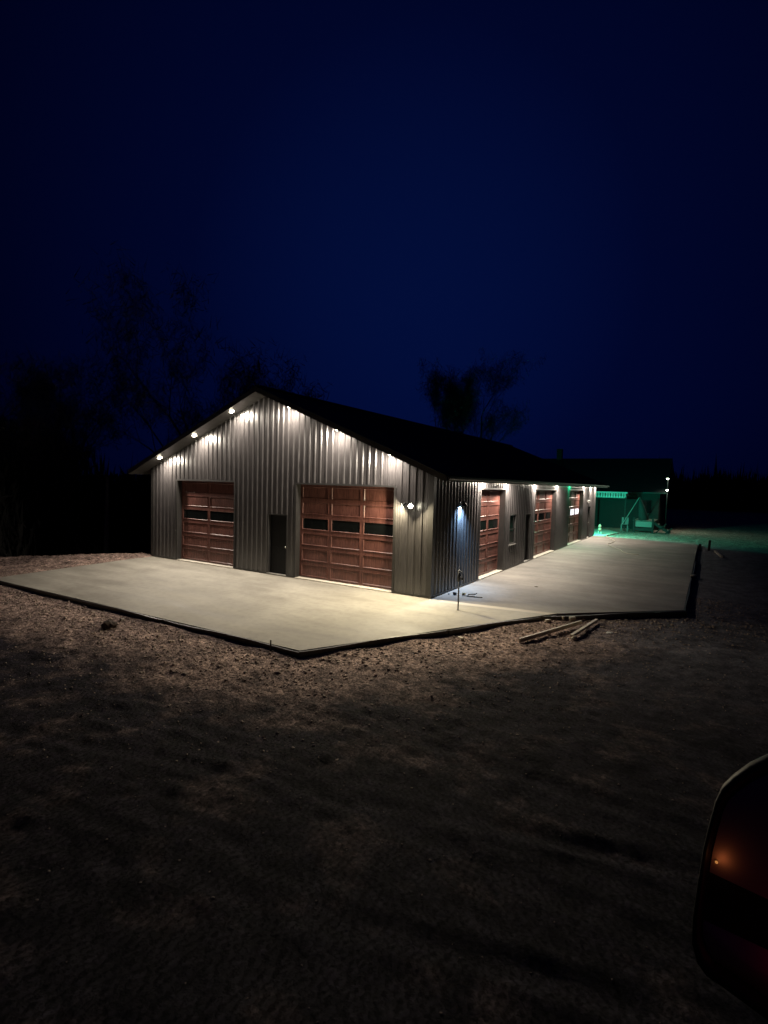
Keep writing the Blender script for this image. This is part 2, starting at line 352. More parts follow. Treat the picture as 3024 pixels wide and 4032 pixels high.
# loose stones and clods: nobody could count them
ico = []
phi = (1+5**.5)/2
IV = np.array([(-1,phi,0),(1,phi,0),(-1,-phi,0),(1,-phi,0),(0,-1,phi),(0,1,phi),(0,-1,-phi),(0,1,-phi),(phi,0,-1),(phi,0,1),(-phi,0,-1),(-phi,0,1)])/1.9
IF = np.array([(0,11,5),(0,5,1),(0,1,7),(0,7,10),(0,10,11),(1,5,9),(5,11,4),(11,10,2),(10,7,6),(7,1,8),(3,9,4),(3,4,2),(3,2,6),(3,6,8),(3,8,9),(4,9,5),(2,4,11),(6,2,10),(8,6,7),(9,8,1)])
N = 24000
px = rng.uniform(-17, 10, N*3); py = rng.uniform(-13.5, 6, N*3); d = polydist(px, py, SLABS)
keep = (d > .12) & (rng.random(N*3) < np.exp(-np.maximum(d-.6, 0)/1.6)+.012) & ~((px < -13) & (((px+13.0)*(-.832)+(py-.4)*.555) > 1.0)); px, py = px[keep][:N], py[keep][:N]
pz = ground_h(px, py); sz = .008+.030*rng.random(len(px))**3*np.exp(-np.maximum(polydist(px, py, SLABS)-1, 0)/3)
V = []; 
rot = rng.uniform(0, 6.28, len(px)); st = rng.uniform(.6, 1.4, (len(px), 3)); st[:, 2] *= .65
P = IV[None]*st[:, None]*sz[:, None, None]*rng.uniform(.8, 1.2, (len(px), 12, 1))
c_, s_ = np.cos(rot)[:, None], np.sin(rot)[:, None]
X_ = P[..., 0]*c_-P[..., 1]*s_ + px[:, None]; Y_ = P[..., 0]*s_+P[..., 1]*c_ + py[:, None]; Z_ = P[..., 2]+pz[:, None]+sz[:, None]*.2
co = np.stack([X_, Y_, Z_], -1).reshape(-1, 3); fc = (IF[None]+12*np.arange(len(px))[:, None, None]).reshape(-1, 3)
me = bpy.data.meshes.new('gravel'); me.from_pydata(co.tolist(), [], fc.tolist()); me.materials.append(STONE)
g = bpy.data.objects.new('gravel', me); C.objects.link(g); tag(g, 'loose stones and clods scattered over the churned dirt', 'gravel', kind='stuff')

# ------------------------------------------------------------------ slabs
def slab(name, poly, z0, z1, mat):
    mb = MB(); mb.quad(*[(x, y, z1) for x, y in poly])
    for (a, b), (c, d) in zip(poly, poly[1:]+poly[:1]): mb.quad((a, b, z0), (c, d, z0), (c, d, z1), (a, b, z1))
    o = mb.build(name, mat); o['kind'] = 'structure'; return o
slab('concrete_apron', [(-12.62, -.012), (-11.90, -5.90), (0.06, -5.64), (3.10, 0.0), (3.38, .50), (0.03, -.012)], -.40, 0, CONC_F)
slab('concrete_drive', [(.032, .002), (3.385, .514), (6.12, 3.08), (6.20, 24.4), (5.9, 25.1), (.032, 25.1)], -.40, -.004, CONC_S)

# ------------------------------------------------------------------ the building
BW, BL = 12.54, 25.1; ZE, SL = 3.57, .403; XR = -BW/2; RT = .17; OV = .62
def under(x): return ZE + SL*(BW/2-abs(x-XR))
B = empty('metal_workshop', (0, 0, 0), label='long charcoal ribbed metal workshop with gable roof, walnut garage doors and lit soffits', cat='building')
pitch_ = .2286
def profile(L, rev=False):
    pts = [(0.0, 0.0)]; u = .09
    while u < L-.05:
        for du, dp in ((-.044, 0), (-.018, .029), (.018, .029), (.044, 0)): pts.append((u+du, dp))
        for du in (.076, .152):
            if u+du+.02 < L: 
                for e, dp in ((-.013, 0), (-.004, .004), (.004, .004), (.013, 0)): pts.append((u+du+e, dp))
        u += pitch_
    pts = [p for p in pts if p[0] < L-.002]; pts.append((L, 0.0)); return pts
def wall(L, top, openings, place, breaks=()):
    pts = profile(L); us = [p[0] for p in pts]; ds = [p[1] for p in pts]
    extra = sorted(set([e for a, b, c, d in openings for e in (a, b)] + list(breaks)))
    allu = sorted(set(us+extra)); dd = np.interp(allu, us, ds); mb = MB()
    for (a, da), (b, db) in zip(zip(allu, dd), zip(allu[1:], dd[1:])):
        mid = (a+b)/2; zz = [(0.035, None)]; spans = []; z = .035
        for (o0, o1, z0, z1) in sorted([q for q in openings if q[0] < mid < q[1]], key=lambda q: q[2]):
            if z0 > z: spans.append((z, z0, z0))
            z = z1
        spans.append((z, top(a), top(b)))
        for z0, za, zb in spans: mb.quad(place(a, da, z0), place(b, db, z0), place(b, db, zb), place(a, da, za))
    return mb
FD = [('left', -10.967, -7.833, 3.11), ('right', -4.956, -1.235, 3.11)]
PD = (-6.216, -5.326)
op = [(BW+a, BW+b, 0, z) for _, a, b, z in FD] + [(BW+PD[0], BW+PD[1], 0, 2.08)]
mb = wall(BW, lambda u: under(u-BW), op, lambda u, d, z: (u-BW, -d, z), [BW/2]); mb.build('front_wall', STEEL, B)
SD = [(3.604, 6.111), (10.247, 14.028), (17.002, 20.819)]; WIN = (6.72, 7.572, .94, 2.12); SP = [(8.832, 9.631), (22.495, 23.407)]
op = [(a, b, 0, 3.10) for a, b in SD] + [WIN] + [(a, b, 0, 2.08) for a, b in SP]
mb = wall(BL, lambda u: ZE, op, lambda u, d, z: (d, u, z)); mb.build('side_wall', STEEL, B)
mb = wall(BL, lambda u: ZE, [], lambda u, d, z: (-BW-d, BL-u, z)); mb.build('side_wall', STEEL, B)
mb = wall(BW, lambda u: under(-u), [], lambda u, d, z: (-u, BL+d, z), [BW/2]); mb.build('back_wall', STEEL, B)
# foundation kerb and interior floor, seen as the pale strip under each door
mb = MB(); mb.box(-BW+.006, .006, -.3, -.006, BL-.006, .030); mb.build('foundation', CONC_C, B)
# trims
for cx_, cy_, sx, sy in ((0, 0, 1, -1), (-BW, 0, -1, -1), (0, BL, 1, 1), (-BW, BL, -1, 1)):
    mb = MB(); mb.box(cx_, cy_, .03, cx_+sx*.036, cy_-sy*.13, ZE-.02); mb.box(cx_+sx*.036, cy_, .03, cx_-sx*.13, cy_+sy*.036, ZE-.02)
    mb.build('corner_trim', TRIM, B)
# base flashing
def segs(L, ops):
    z = 0; out = []
    for a, b in sorted(ops): out.append((z, a)); z = b
    out.append((z, L)); return out
for a, b in segs(BW, [(BW+q[1], BW+q[2]) for q in FD]+[(BW+PD[0], BW+PD[1])]):
    mb = MB(); mb.box(max(a, .14)-BW, -.034, .028, min(b, BW-.14)-BW, -.001, .060); mb.build('base_flashing', TRIM, B)
for a, b in segs(BL, SD+SP): mb = MB(); mb.box(.001, max(a, .14), .028, .034, min(b, BL-.14), .060); mb.build('base_flashing', TRIM, B)
# roof shell with rake and eave fascia
mb = MB(); e = OV+.03
def top(x): return under(x)+RT
y0, y1 = -.60, BL+.60; xl, xr_ = -BW-e, e
for (xa, xb) in ((xl, XR), (XR, xr_)):
    mb.quad((xa, y0-.02, top(xa)), (xb, y0-.02, top(xb)), (xb, y1+.02, top(xb)), (xa, y1+.02, top(xa)))
    u = xa
n_r = int((y1-y0)/.2286)
for k in range(n_r):                               # roof ribs
    yy = y0+.1+k*.2286
    for (xa, xb) in ((xl, XR), (XR, xr_)):
        mb.quad((xa, yy-.03, top(xa)+.001), (xb, yy-.03, top(xb)+.001), (xb, yy-.01, top(xb)+.02), (xa, yy-.01, top(xa)+.02))
        mb.quad((xa, yy-.01, top(xa)+.02), (xb, yy-.01, top(xb)+.02), (xb, yy+.01, top(xb)+.02), (xa, yy+.01, top(xa)+.02))
        mb.quad((xa, yy+.01, top(xa)+.02), (xb, yy+.01, top(xb)+.02), (xb, yy+.03, top(xb)+.001), (xa, yy+.03, top(xa)+.001))
mb.box(XR-.16, y0-.01, top(XR)-.045, XR+.16, y1+.01, top(XR)+.03)
mb.build('roof', ROOF, B)
for yy, s in ((y0, -1), (y1, 1)):
    for xa, xb in ((xl, XR), (XR, xr_)):
        mb = MB(); A = [(xa, yy, under(xa)-.01), (xb, yy, under(xb)-.01), (xb, yy, top(xb)-.004), (xa, yy, top(xa)-.004)]
        Bq = [(x, y+s*.022, z) for x, y, z in A]
        mb.quad(*A); mb.quad(*Bq)
        for i in range(4): mb.quad(A[i], A[(i+1) % 4], Bq[(i+1) % 4], Bq[i])
        mb.build('rake_trim', TRIM, B)
mb = MB(); zb = under(xr_)
mb.box(xr_+.002, y0-.02, zb-.01, xr_+.022, y1+.02, zb+RT-.03); mb.build('fascia', TRIM, B); mb = MB(); mb.box(xl-.022, y0-.02, zb-.01, xl-.002, y1+.02, zb+RT-.03)
mb.build('fascia', TRIM, B)
mb = MB()      # K-style gutter along the drive side
prof = [(.024, zb+.02), (.024, zb+.03), (.09, zb+.03), (.115, zb+.07), (.115, zb+.105), (.13, zb+.105), (.13, zb+.125), (.108, zb+.125), (.108, zb+.075), (.088, zb+.037), (.028, zb+.037)]
for (a, za), (b, zb_) in zip(prof, prof[1:]): mb.quad((xr_+a, y0, za), (xr_+b, y0, zb_), (xr_+b, y1, zb_), (xr_+a, y1, za))
mb.quad(*[(xr_+a, y0, z) for a, z in [(.024, zb+.03), (.09, zb+.03), (.115, zb+.07), (.115, zb+.12), (.024, zb+.12)]])
mb.build('gutter', simple('gutter_metal', (.035, .032, .032), .35), B)
mb = MB()      # soffit with shallow V grooves every 0.3 m
def sof(xa, xb, ya_, yb_): mb.quad((xa, ya_, under(xa)), (xa, yb_, under(xa)), (xb, yb_, under(xb)), (xb, ya_, under(xb)))
def panels(xa, xb, ya_, yb_, along):
    if along == 'x':
        n = max(1, int(abs(xb-xa)/.30)); st_ = (xb-xa)/n
        for k in range(n):
            a = xa+k*st_; sof(a+.006, a+st_-.006, ya_, yb_)
            mb.quad((a-.006, ya_, under(a)+.008), (a-.006, yb_, under(a)+.008), (a+.006, yb_, under(a)+.008), (a+.006, ya_, under(a)+.008))
    else:
        n = int((yb_-ya_)/.30); st_ = (yb_-ya_)/n
        for k in range(n): sof(xa, xb, ya_+k*st_+.006, ya_+(k+1)*st_-.006)
        sof_z = .008
        mb.quad((xa, ya_, under(xa)+sof_z), (xa, yb_, under(xa)+sof_z), (xb, yb_, under(xb)+sof_z), (xb, ya_, under(xb)+sof_z))
panels(xl, XR, y0, 0, 'x'); panels(XR, xr_, y0, 0, 'x'); panels(0, xr_, 0, BL, 'y'); panels(xl, -BW, 0, BL, 'y'); panels(xl, XR, BL, y1, 'x'); panels(XR, xr_, BL, y1, 'x')
mb.build('soffit', SOFF, B)

# local frame on a wall: u along, w outward, z up
def frameM(side, u0):
    if side == 'front': return Matrix(((1, 0, 0, u0), (0, 1, 0, 0), (0, 0, 1, 0), (0, 0, 0, 1)))      # x=u, y=inward
    return Matrix(((0, -1, 0, 0), (1, 0, 0, u0), (0, 0, 1, 0), (0, 0, 0, 1)))                          # x=u -> +Y, y=inward -> -X
REC = .20
def garage_door(side, a, b, h, cols, lit=()):
    w = b-a; M = frameM(side, a)
    mb = MB(); t = .012                       # reveal: jambs and head lining the opening, flange proud of the ribs
    mb.box(0, -.034, .03, t, REC+.05, h, M); mb.box(w-t, -.034, .03, w, REC+.05, h, M); mb.box(t, -.034, h-t, w-t, REC+.05, h, M)
    mb.box(-.05, -.035, .03, 0, -.0305, h, M); mb.box(w, -.035, .03, w+.05, -.0305, h, M); mb.box(-.05, -.035, h, w+.05, -.0305, h+.045, M)
    mb.build('door_trim', TRIM, B)
    sl_ = MB(); sl_.box(.013, -.05, .002, w-.013, REC+.02, .034, M); sl_.build('door_sill', SILLC, B)
    D = MB(); z0 = .035; H = h-.014-z0; rows = 6; rh = H/rows; y = REC
    D.box(.014, y, z0, w-.014, y+.04, z0+H, M)            # carcass
    side_st, mid_st, rail = .10, .13, .105
    cw = (w-.028)/cols; rects = []
    for r in range(rows):
        zb0, zb1 = z0+r*rh+.004, z0+(r+1)*rh-.004
        D.box(.014, y-.016, zb0, w-.014, y-.001, zb0+rail*.62, M); D.box(.014, y-.016, zb1-rail*.62, w-.014, y-.001, zb1, M)
        for c in range(cols+1):
            if c == 0: xa, xb = .014, .014+side_st
            elif c == cols: xa, xb = w-.014-side_st, w-.014
            else: xa, xb = .014+c*cw-mid_st/2, .014+c*cw+mid_st/2
            D.box(xa, y-.0155, zb0+rail*.62, xb, y-.0012, zb1-rail*.62, M)
            if c < cols:
                xn = (w-.014-side_st) if c+1 == cols else .014+(c+1)*cw-mid_st/2
                rects.append((r, c, xb, xn, zb0+rail*.62, zb1-rail*.62))
    for r, c, xa, xb, za, zb_ in rects:
        q = .022                                           # bevelled moulding frame round each field
        P = lambda x, yy, z: M @ Vector((x, yy, z))
        o_ = [(xa, za), (xb, za), (xb, zb_), (xa, zb_)]; i_ = [(xa+q, za+q), (xb-q, za+q), (xb-q, zb_-q), (xa+q, zb_-q)]
        yo, yi = y-.030, y-.004
        for k in range(4):
            k2 = (k+1) % 4
            D.quad(P(*[o_[k][0], yo, o_[k][1]]), P(o_[k2][0], yo, o_[k2][1]), P(i_[k2][0], yi, i_[k2][1]), P(i_[k][0], yi, i_[k][1]))
            D.quad(P(o_[k][0], yo, o_[k][1]), P(o_[k2][0], yo, o_[k2][1]), P(o_[k2][0], y-.014, o_[k2][1]), P(o_[k][0], y-.014, o_[k][1]))
        if r != 3:
            n = max(3, int((xb-xa)/.13)); s_ = (xb-xa-2*q)/n
            for k in range(n): D.box(xa+q+k*s_+.004, y-.008, za+q, xa+q+(k+1)*s_-.004, y-.0015, zb_-q, M)
    ob = D.build('garage_door', DOORWOOD, B)
    for r, c, xa, xb, za, zb_ in rects:
        if r == 3:
            G = MB(); G.box(xa+.018, y-.010, za+.018, xb-.018, y-.002, zb_-.018, M)
            p = G.build('window_pane', LIT if c in lit else GLASS, ob)
            if c in lit: p['label'] = 'white lit pane in garage door'
    return ob
for nm, a, b, h in FD:
    garage_door('front', a, b, h, 2 if nm == 'left' else 3)['label'] = ('two-column walnut garage door in deep shade, left on the gable front' if nm == 'left' else 'three-column walnut garage door beside the corner floodlight')
LB = ['two-column walnut garage door nearest the corner', 'three-column walnut garage door in mid side wall', 'walnut garage door with glowing white panes at far end']
for i, (a, b) in enumerate(SD): garage_door('side', a, b, 3.10, 2 if i == 0 else 3, lit=(1, 2) if i == 2 else ())['label'] = LB[i]

def entry_door(side, a, b, h, handle_right=True, lb=None):
    w = b-a; M = frameM(side, a); r_ = .10
    mb = MB(); mb.box(0, -.024, .03, .035, r_+.05, h, M); mb.box(w-.035, -.024, .03, w, r_+.05, h, M); mb.box(.035, -.024, h-.035, w-.035, r_+.05, h, M)
    mb.build('door_frame', TRIM, B)
    mb = MB(); mb.box(.038, r_, .045, w-.038, r_+.045, h-.038, M)
    for za, zb_ in ((.25, .95), (1.12, h-.22)):            # two pressed panels
        for xa, xb in ((.15, w/2-.05), (w/2+.05, w-.15)):
            mb.box(xa, r_-.006, za, xb, r_+.001, zb_, M)
    d_ = mb.build('entry_door', BLACK, B, bevel=.004)
    if lb: d_['label'] = lb
    hx = w-.10 if handle_right else .10
    mb = MB(); Ry = M @ Matrix.Translation((hx, r_, .98)) @ Matrix.Rotation(R(90), 4, 'X')
    mb.lathe([(0, .004), (.032, .004), (.032, .012), (.012, .016), (.012, .05), (.028, .055), (.032, .07), (.026, .085), (0, .088)], Ry)
    mb.build('door_knob', CHROME, d_, smooth=True)
    mb = MB(); Ry = M @ Matrix.Translation((hx, r_, 1.17)) @ Matrix.Rotation(R(90), 4, 'X')
    mb.lathe([(0, .004), (.030, .004), (.030, .018), (.022, .024), (0, .025)], Ry); mb.build('deadbolt', CHROME, d_, smooth=True)
    mb = MB(); mb.box(.0, -.05, .031, w, r_, .045, M); mb.build('threshold', simple('sill_aluminium', (.6, .58, .54), .4, metal=.6), d_)
entry_door('front', PD[0], PD[1], 2.08, lb='black entry door between the two front garage doors')
entry_door('side', SP[0][0], SP[0][1], 2.08, handle_right=False, lb='black entry door next to the side window')
entry_door('side', SP[1][0], SP[1][1], 2.08, lb='black entry door at the far end of the side wall')
# side window
M = frameM('side', WIN[0]); w = WIN[1]-WIN[0]; za, zb_ = WIN[2], WIN[3]
mb = MB(); fr = .05
mb.box(0, -.03, za, fr, .07, zb_, M); mb.box(w-fr, -.03, za, w, .07, zb_, M); mb.box(fr, -.03, zb_-fr, w-fr, .07, zb_, M); mb.box(fr, -.03, za, w-fr, .07, za+fr, M)
mb.box(fr, .012, (za+zb_)/2-.02, w-fr, .05, (za+zb_)/2+.02, M)
wn = mb.build('window', TRIM, B)
mb = MB(); mb.box(fr, .03, za+fr, w-fr, .036, zb_-fr, M); mb.build('glass', GLASS, wn)
mb = MB(); mb.box(-.05, -.06, za-.035, w+.05, -.031, za-.002, M); mb.build('sill', simple('sill_metal', (.30, .29, .27), .4), wn)

# ------------------------------------------------------------------ soffit lights
def disc_light(parent, name, loc, direction, watts, col, size=.13, spread=180):
    l = bpy.data.lights.new(name, 'AREA'); l.shape = 'DISK'; l.size = size; l.energy = watts; l.color = col; l.spread = R(spread)
    o = bpy.data.objects.new(name, l); C.objects.link(o); o.parent = parent; o.location = loc
    o.rotation_euler = Vector(direction).to_track_quat('-Z', 'Y').to_euler(); return o
def soffit_light(x, y, watts, col, label, gain=30, eye=None):
    z = under(x); s = 1 if x > XR else -1
    n = Vector((-s*SL, 0, -1)).normalized()               # points down out of the sloped soffit
    t = empty('soffit_light', (x, y, z), label=label, cat='recessed light', group='recessed lights along the soffits')
    Q = Vector((0, 0, 1)).rotation_difference(n).to_matrix().to_4x4()
    mb = MB(); mb.lathe([(.080, .001), (.080, .010), (.100, .009), (.108, .001)], Q); mb.build('trim_ring', simple('white_trim', (.7, .7, .68), .5) if False else RING, t, smooth=True)
    mb = MB(); mb.lathe([(.0005, .058), (.03, .055), (.058, .042), (.075, .018), (.079, .002)], Q); mb.build('lens', LENS[col], t)
    disc_light(t, 'lamp_glow', n*.062, n, watts, col, .13)
    return t
GREEN = (0.0, 1.0, .42); COOL = (.36, .62, 1.0)
RING = simple('dark_ring', (.08, .075, .07), .5)
LENS = {WARM: emit('warm_lens', (1, .90, .66), 60), GREEN: emit('green_lens', (0, 1, .45), 14)}
slot = ['lowest', 'middle', 'highest']
for i, x in enumerate((-11.55, -9.55, -7.62)):
    soffit_light(x, -.38, SOFFIT_W, WARM, 'glaring round soffit light, %s of three under the left gable slope' % slot[i])
for i, x in enumerate((-1.20, -3.08, -5.0)):
    soffit_light(x, -.38, SOFFIT_W, WARM, 'soffit light washing the ribs, %s of three under the right gable slope' % slot[i])
SL_ = [(3.62, 'soffit light over the near edge of the nearest side garage door'), (6.10, 'soffit light between the nearest side garage door and the window'),
       (10.0, 'soffit light over the near edge of the middle side garage door'), (13.95, 'soffit light just past the middle side garage door'),
       (16.85, 'green soffit light before the farthest garage door'), (20.85, 'soffit light just past the garage door with glowing panes'),
       (23.0, 'soffit light over the farthest black entry door'), (24.65, 'soffit light at the far end corner of the eave')]
for y, lb in SL_:
    g_ = 'green' in lb
    soffit_light(.30, y, 45 if g_ else SOFFIT_W*1.5, GREEN if g_ else WARM, lb)

# ------------------------------------------------------------------ twin-head floodlight on the front wall
FLW = (1.0, .86, .56)
t = empty('twin_floodlight', (-.70, -.021, 2.62), label='glaring warm twin-head security floodlight on the front wall near the corner', cat='floodlight')
mb = MB(); mb.lathe([(0, 0), (.055, 0), (.055, .02), (.045, .035), (0, .036)], Matrix.Rotation(R(90), 4, 'X')); mb.build('back_plate', BLACK, t, smooth=True)
mb = MB(); mb.box(-.025, -.11, -.10, .025, -.04, -.045); mb.lathe([(0, 0), (.022, 0), (.02, .02), (0, .026)], Matrix.Translation((0, -.112, -.075)) @ Matrix.Rotation(R(90), 4, 'X'), 12)
mb.build('motion_sensor', BLACK, t, bevel=.004)
BULB = emit('flood_bulb', (1, .93, .70), 75)
for sgn, dr, wt in (-1, (-.66, -.28, -.60), 95), (1, (.48, -.66, -.52), 150):
    hp = Vector((sgn*.13 + (0 if sgn < 0 else -.02), -.20, -.01)); d_ = Vector(dr).normalized()
    Q = Matrix.Translation(hp) @ Vector((0, 0, 1)).rotation_difference(d_).to_matrix().to_4x4()
    mb = MB(); mb.lathe([(0, -.09), (.022, -.088), (.026, -.05), (.05, -.005), (.068, .030), (.064, .030), (.046, 0)], Q); mb.tube([(sgn*.02, -.03, 0), hp-d_*.085], .009)
    mb.build('lamp_head', BLACK, t, smooth=True)
    mb = MB(); mb.lathe([(.0005, .095), (.03, .088), (.055, .066), (.066, .04), (.060, .012)] if sgn > 0 else [(.0005, .034), (.04, .03), (.060, .012)], Q); mb.build('bulb', BULB, t, smooth=True)
    disc_light(t, 'flood_glow', hp+d_*(.10 if sgn > 0 else .045), d_, wt, FLW, .10)

# ------------------------------------------------------------------ hooded cool light on the side wall
t = empty('barn_lamp', (.021, 1.85, 2.66), label='hooded wall lamp casting a blue-white pool on the side wall near the corner', cat='wall lamp')
mb = MB(); mb.lathe([(0, 0), (.05, 0), (.05, .015), (0, .02)], Matrix.Rotation(R(90), 4, 'Y')); mb.tube([(.015, 0, 0), (.07, 0, .05), (.12, 0, .05), (.15, 0, .02)], .011); mb.build('arm', BLACK, t, smooth=True)
mb = MB(); mb.lathe([(.012, .035), (.035, .03), (.05, -.01), (.10, -.06), (.105, -.085), (.100, -.085), (.093, -.06), (.04, -.01)], Matrix.Translation((.155, 0, .0))); mb.build('lamp_shade', BLACK, t, smooth=True)
mb = MB(); mb.lathe([(.0005, -.075), (.02, -.07), (.03, -.05), (.02, -.02)], Matrix.Translation((.155, 0, .0))); mb.build('bulb', emit('cool_bulb', (.62, .82, 1), 40), t, smooth=True)
disc_light(t, 'lamp_glow', (.155, 0, -.078), (-.42, 0, -1), 70, COOL, .07, 115)

# unlit lantern by the far entry door, and a vent hood on the far left wall
t = empty('wall_lantern', (.021, 22.2, 2.42), label='small unlit lantern on the side wall before the farthest entry door', cat='wall lamp')
mb = MB(); mb.box(0, -.04, -.06, .015, .04, .06); mb.tube([(.01, 0, .03), (.06, 0, .07), (.10, 0, .05)], .008); mb.build('bracket', simple('grey_bracket', (.3, .29, .27), .5), t)
mb = MB(); mb.lathe([(.005, .055), (.07, .02), (.06, .015), (.045, -.13), (.03, -.15), (0, -.152)], Matrix.Translation((.10, 0, 0)), 8); mb.build('lantern', simple('grey_lantern', (.22, .21, .2), .4), t)
t = empty('vent_hood', (-12.57, .45, 1.05), label='small white vent hood sticking out of the left side wall', cat='vent')
mb = MB(); mb.box(-.012, -.11, -.11, 0, .11, .11); mb.build('flange', simple('white_plastic', (.75, .75, .73), .5), t)
mb = MB(); P8 = [(-.012, -.09, .09), (-.012, .09, .09), (-.14, .09, -.06), (-.14, -.09, -.06), (-.012, -.09, -.09), (-.012, .09, -.09)]
mb.quad(P8[0], P8[1], P8[2], P8[3]); mb.quad(P8[0], P8[3], P8[4]); mb.quad(P8[1], P8[5], P8[2]); mb.quad(P8[3], P8[2], P8[5], P8[4]); mb.build('hood', bpy.data.materials['white_plastic'], t)

# ------------------------------------------------------------------ form boards round the slabs
def board(p0, p1, h0, h1, th, mat, name, label, cat, group=None, sag=0, n=14):
    p0 = Vector((*p0, 0)); p1 = Vector((*p1, 0)); d = (p1-p0); Ln = d.length; d.normalize(); nn = Vector((d.y, -d.x, 0))
    mb = MB(); rows = []
    for k in range(n+1):
        t_ = k/n; c = p0+d*Ln*t_ + nn*(.010*math.sin(t_*9+Ln)); zt = h1 + .010*math.sin(t_*7.3+1+Ln) ; zb0 = h0
        rows.append([c+Vector((0, 0, zb0)), c+nn*th+Vector((0, 0, zb0)), c+nn*th+Vector((0, 0, zt)), c+Vector((0, 0, zt))])
    for a, b in zip(rows, rows[1:]):
        for i in range(4): mb.quad(a[i], a[(i+1) % 4], b[(i+1) % 4], b[i])
    mb.quad(*rows[0]); mb.quad(*rows[-1])
    o = mb.build(name, mat); return tag(o, label, cat, group)
GB = 'form boards round the slab'
board((-8.2, -5.857), (-12.3, -5.945), -.26, -.012, .045, FORM, 'form_board', 'dark form board at the far left of the slab front edge', 'form board', GB)
board((-3.9, -5.775), (-8.19, -5.865), -.26, -.008, .045, FORM, 'form_board', 'dark form board along the slab front, left of the braced joint', 'form board', GB)
board((.09, -5.69), (-3.88, -5.765), -.28, -.010, .045, FORM, 'form_board', 'dark form board ending at the slab point nearest the camera', 'form board', GB)
board((1.75, -2.60), (.10, -5.69), -.28, -.004, .05, FORM, 'form_board', 'dark form board running right from the nearest slab point', 'form board', GB)
board((3.14, -.04), (1.76, -2.58), -.26, -.012, .045, FORM, 'form_board', 'dark form board beside the short brace, right of the post', 'form board', GB)
board((6.2, 3.05), (3.14, -.02), -.28, -.016, .045, FORM, 'form_board', 'dark form board behind the two loose timbers', 'form board', GB)
board((6.19, 9.4), (6.17, 3.05), -.30, -.016, .045, FORM, 'form_board', 'dark form board on the right edge of the drive, nearer piece', 'form board', GB)
board((6.24, 15.2), (6.21, 10.0), -.28, -.016, .045, FORM, 'form_board', 'dark form board on the right edge of the drive, farther piece', 'form board', GB)

def plank(p0, p1, w, h, name, label, cat, mat=LUMBER, group=None, roll=0):
    p0, p1 = Vector(p0), Vector(p1); d = (p1-p0).normalized(); s = d.cross(Vector((0, 0, 1))).normalized(); u = s.cross(d)
    M = Matrix((d, s, u)).transposed().to_4x4(); M.translation = p0
    M = M @ Matrix.Rotation(roll, 4, 'X')
    mb = MB(); mb.box(0, -w/2, -h/2, (p1-p0).length, w/2, h/2)
    o = mb.build(name, mat, bevel=.004); o.matrix_world = M; return tag(o, label, cat, group)
def onground(px_, py_, z):
    d = fw + (px_-1512)/F*r2 - (py_-2016)/F*u2; t = (z-CAM.z)/d.z; return CAM + t*d
def pt(px_, py_, lift):
    p = onground(px_, py_, -.15)
    for _ in range(4): p = onground(px_, py_, float(ground_h(p.x, p.y))+lift)
    return p
GT = 'loose timbers on the dirt'
plank(pt(2045, 2522, .05), pt(2288, 2450, .09), .045, .09, 'timber', 'longer of two loose pale timbers lying outside the slab, set on edge', 'timber', group=GT)
plank(pt(2250, 2504, .06), pt(2350, 2441, .09), .07, .06, 'timber', 'shorter square pale timber right of the long timber', 'timber', group=GT)
plank(pt(1745, 2476, .13), pt(1822, 2517, .03), .07, .05, 'form_brace', 'short pale brace leaning from the form board right of the slab point', 'brace', group='braces on the form boards')
plank(pt(566, 2424, .10), pt(474, 2442, .03), .05, .07, 'form_brace', 'short brown brace on the form board at the left front', 'brace', mat=DECK, group='braces on the form boards')
plank(pt(640, 2434, .165)+Vector((0, .03, 0)), pt(730, 2457, .165)+Vector((0, .03, 0)), .03, .02, 'thin_lath', 'thin pale lath lying along the slab edge at the left front', 'lath')
GBK = 'offcuts by the form board'
plank(pt(2148, 2444, .03), pt(2166, 2442, .03), .06, .05, 'wood_offcut', 'leftmost small pale offcut below the form board', 'offcut', group=GBK)
plank(pt(2214, 2434, .05), pt(2220, 2434, .05), .04, .10, 'wood_offcut', 'tiny upright pale offcut against the form board', 'offcut', group=GBK)
plank(pt(2242, 2436, .05), pt(2264, 2435, .05), .08, .09, 'wood_offcut', 'squarish pale offcut against the form board above the long timber', 'offcut', group=GBK)
def stake(p, h, label, lean=(0, 0), mat=FORM, w=.035):
    mb = MB(); a = w/2
    B0 = [(-a, -a, -.1), (a, -a, -.1), (a, a, -.1), (-a, a, -.1)]; T0 = [(x+lean[0], y+lean[1], h) for x, y, _ in B0]
    mb.quad(*B0[::-1]); mb.quad(*T0)
    for i in range(4): mb.quad(B0[i], B0[(i+1) % 4], T0[(i+1) % 4], T0[i])
    o = mb.build('wooden_stake', mat); o.location = p; return tag(o, label, 'stake', 'stakes holding the forms')
stake((-.55, -5.79, -.2), .33, 'thin stake standing above the front form board near the slab point', (.01, 0), w=.02)
stake((6.30, 21.8, -.2), .42, 'dark stake at the far right corner of the drive, shorter of two', (.02, 0), w=.12)
stake((6.75, 22.2, -.2), .65, 'dark stake beyond the far right corner of the drive, taller of two', (.05, .0), w=.12)
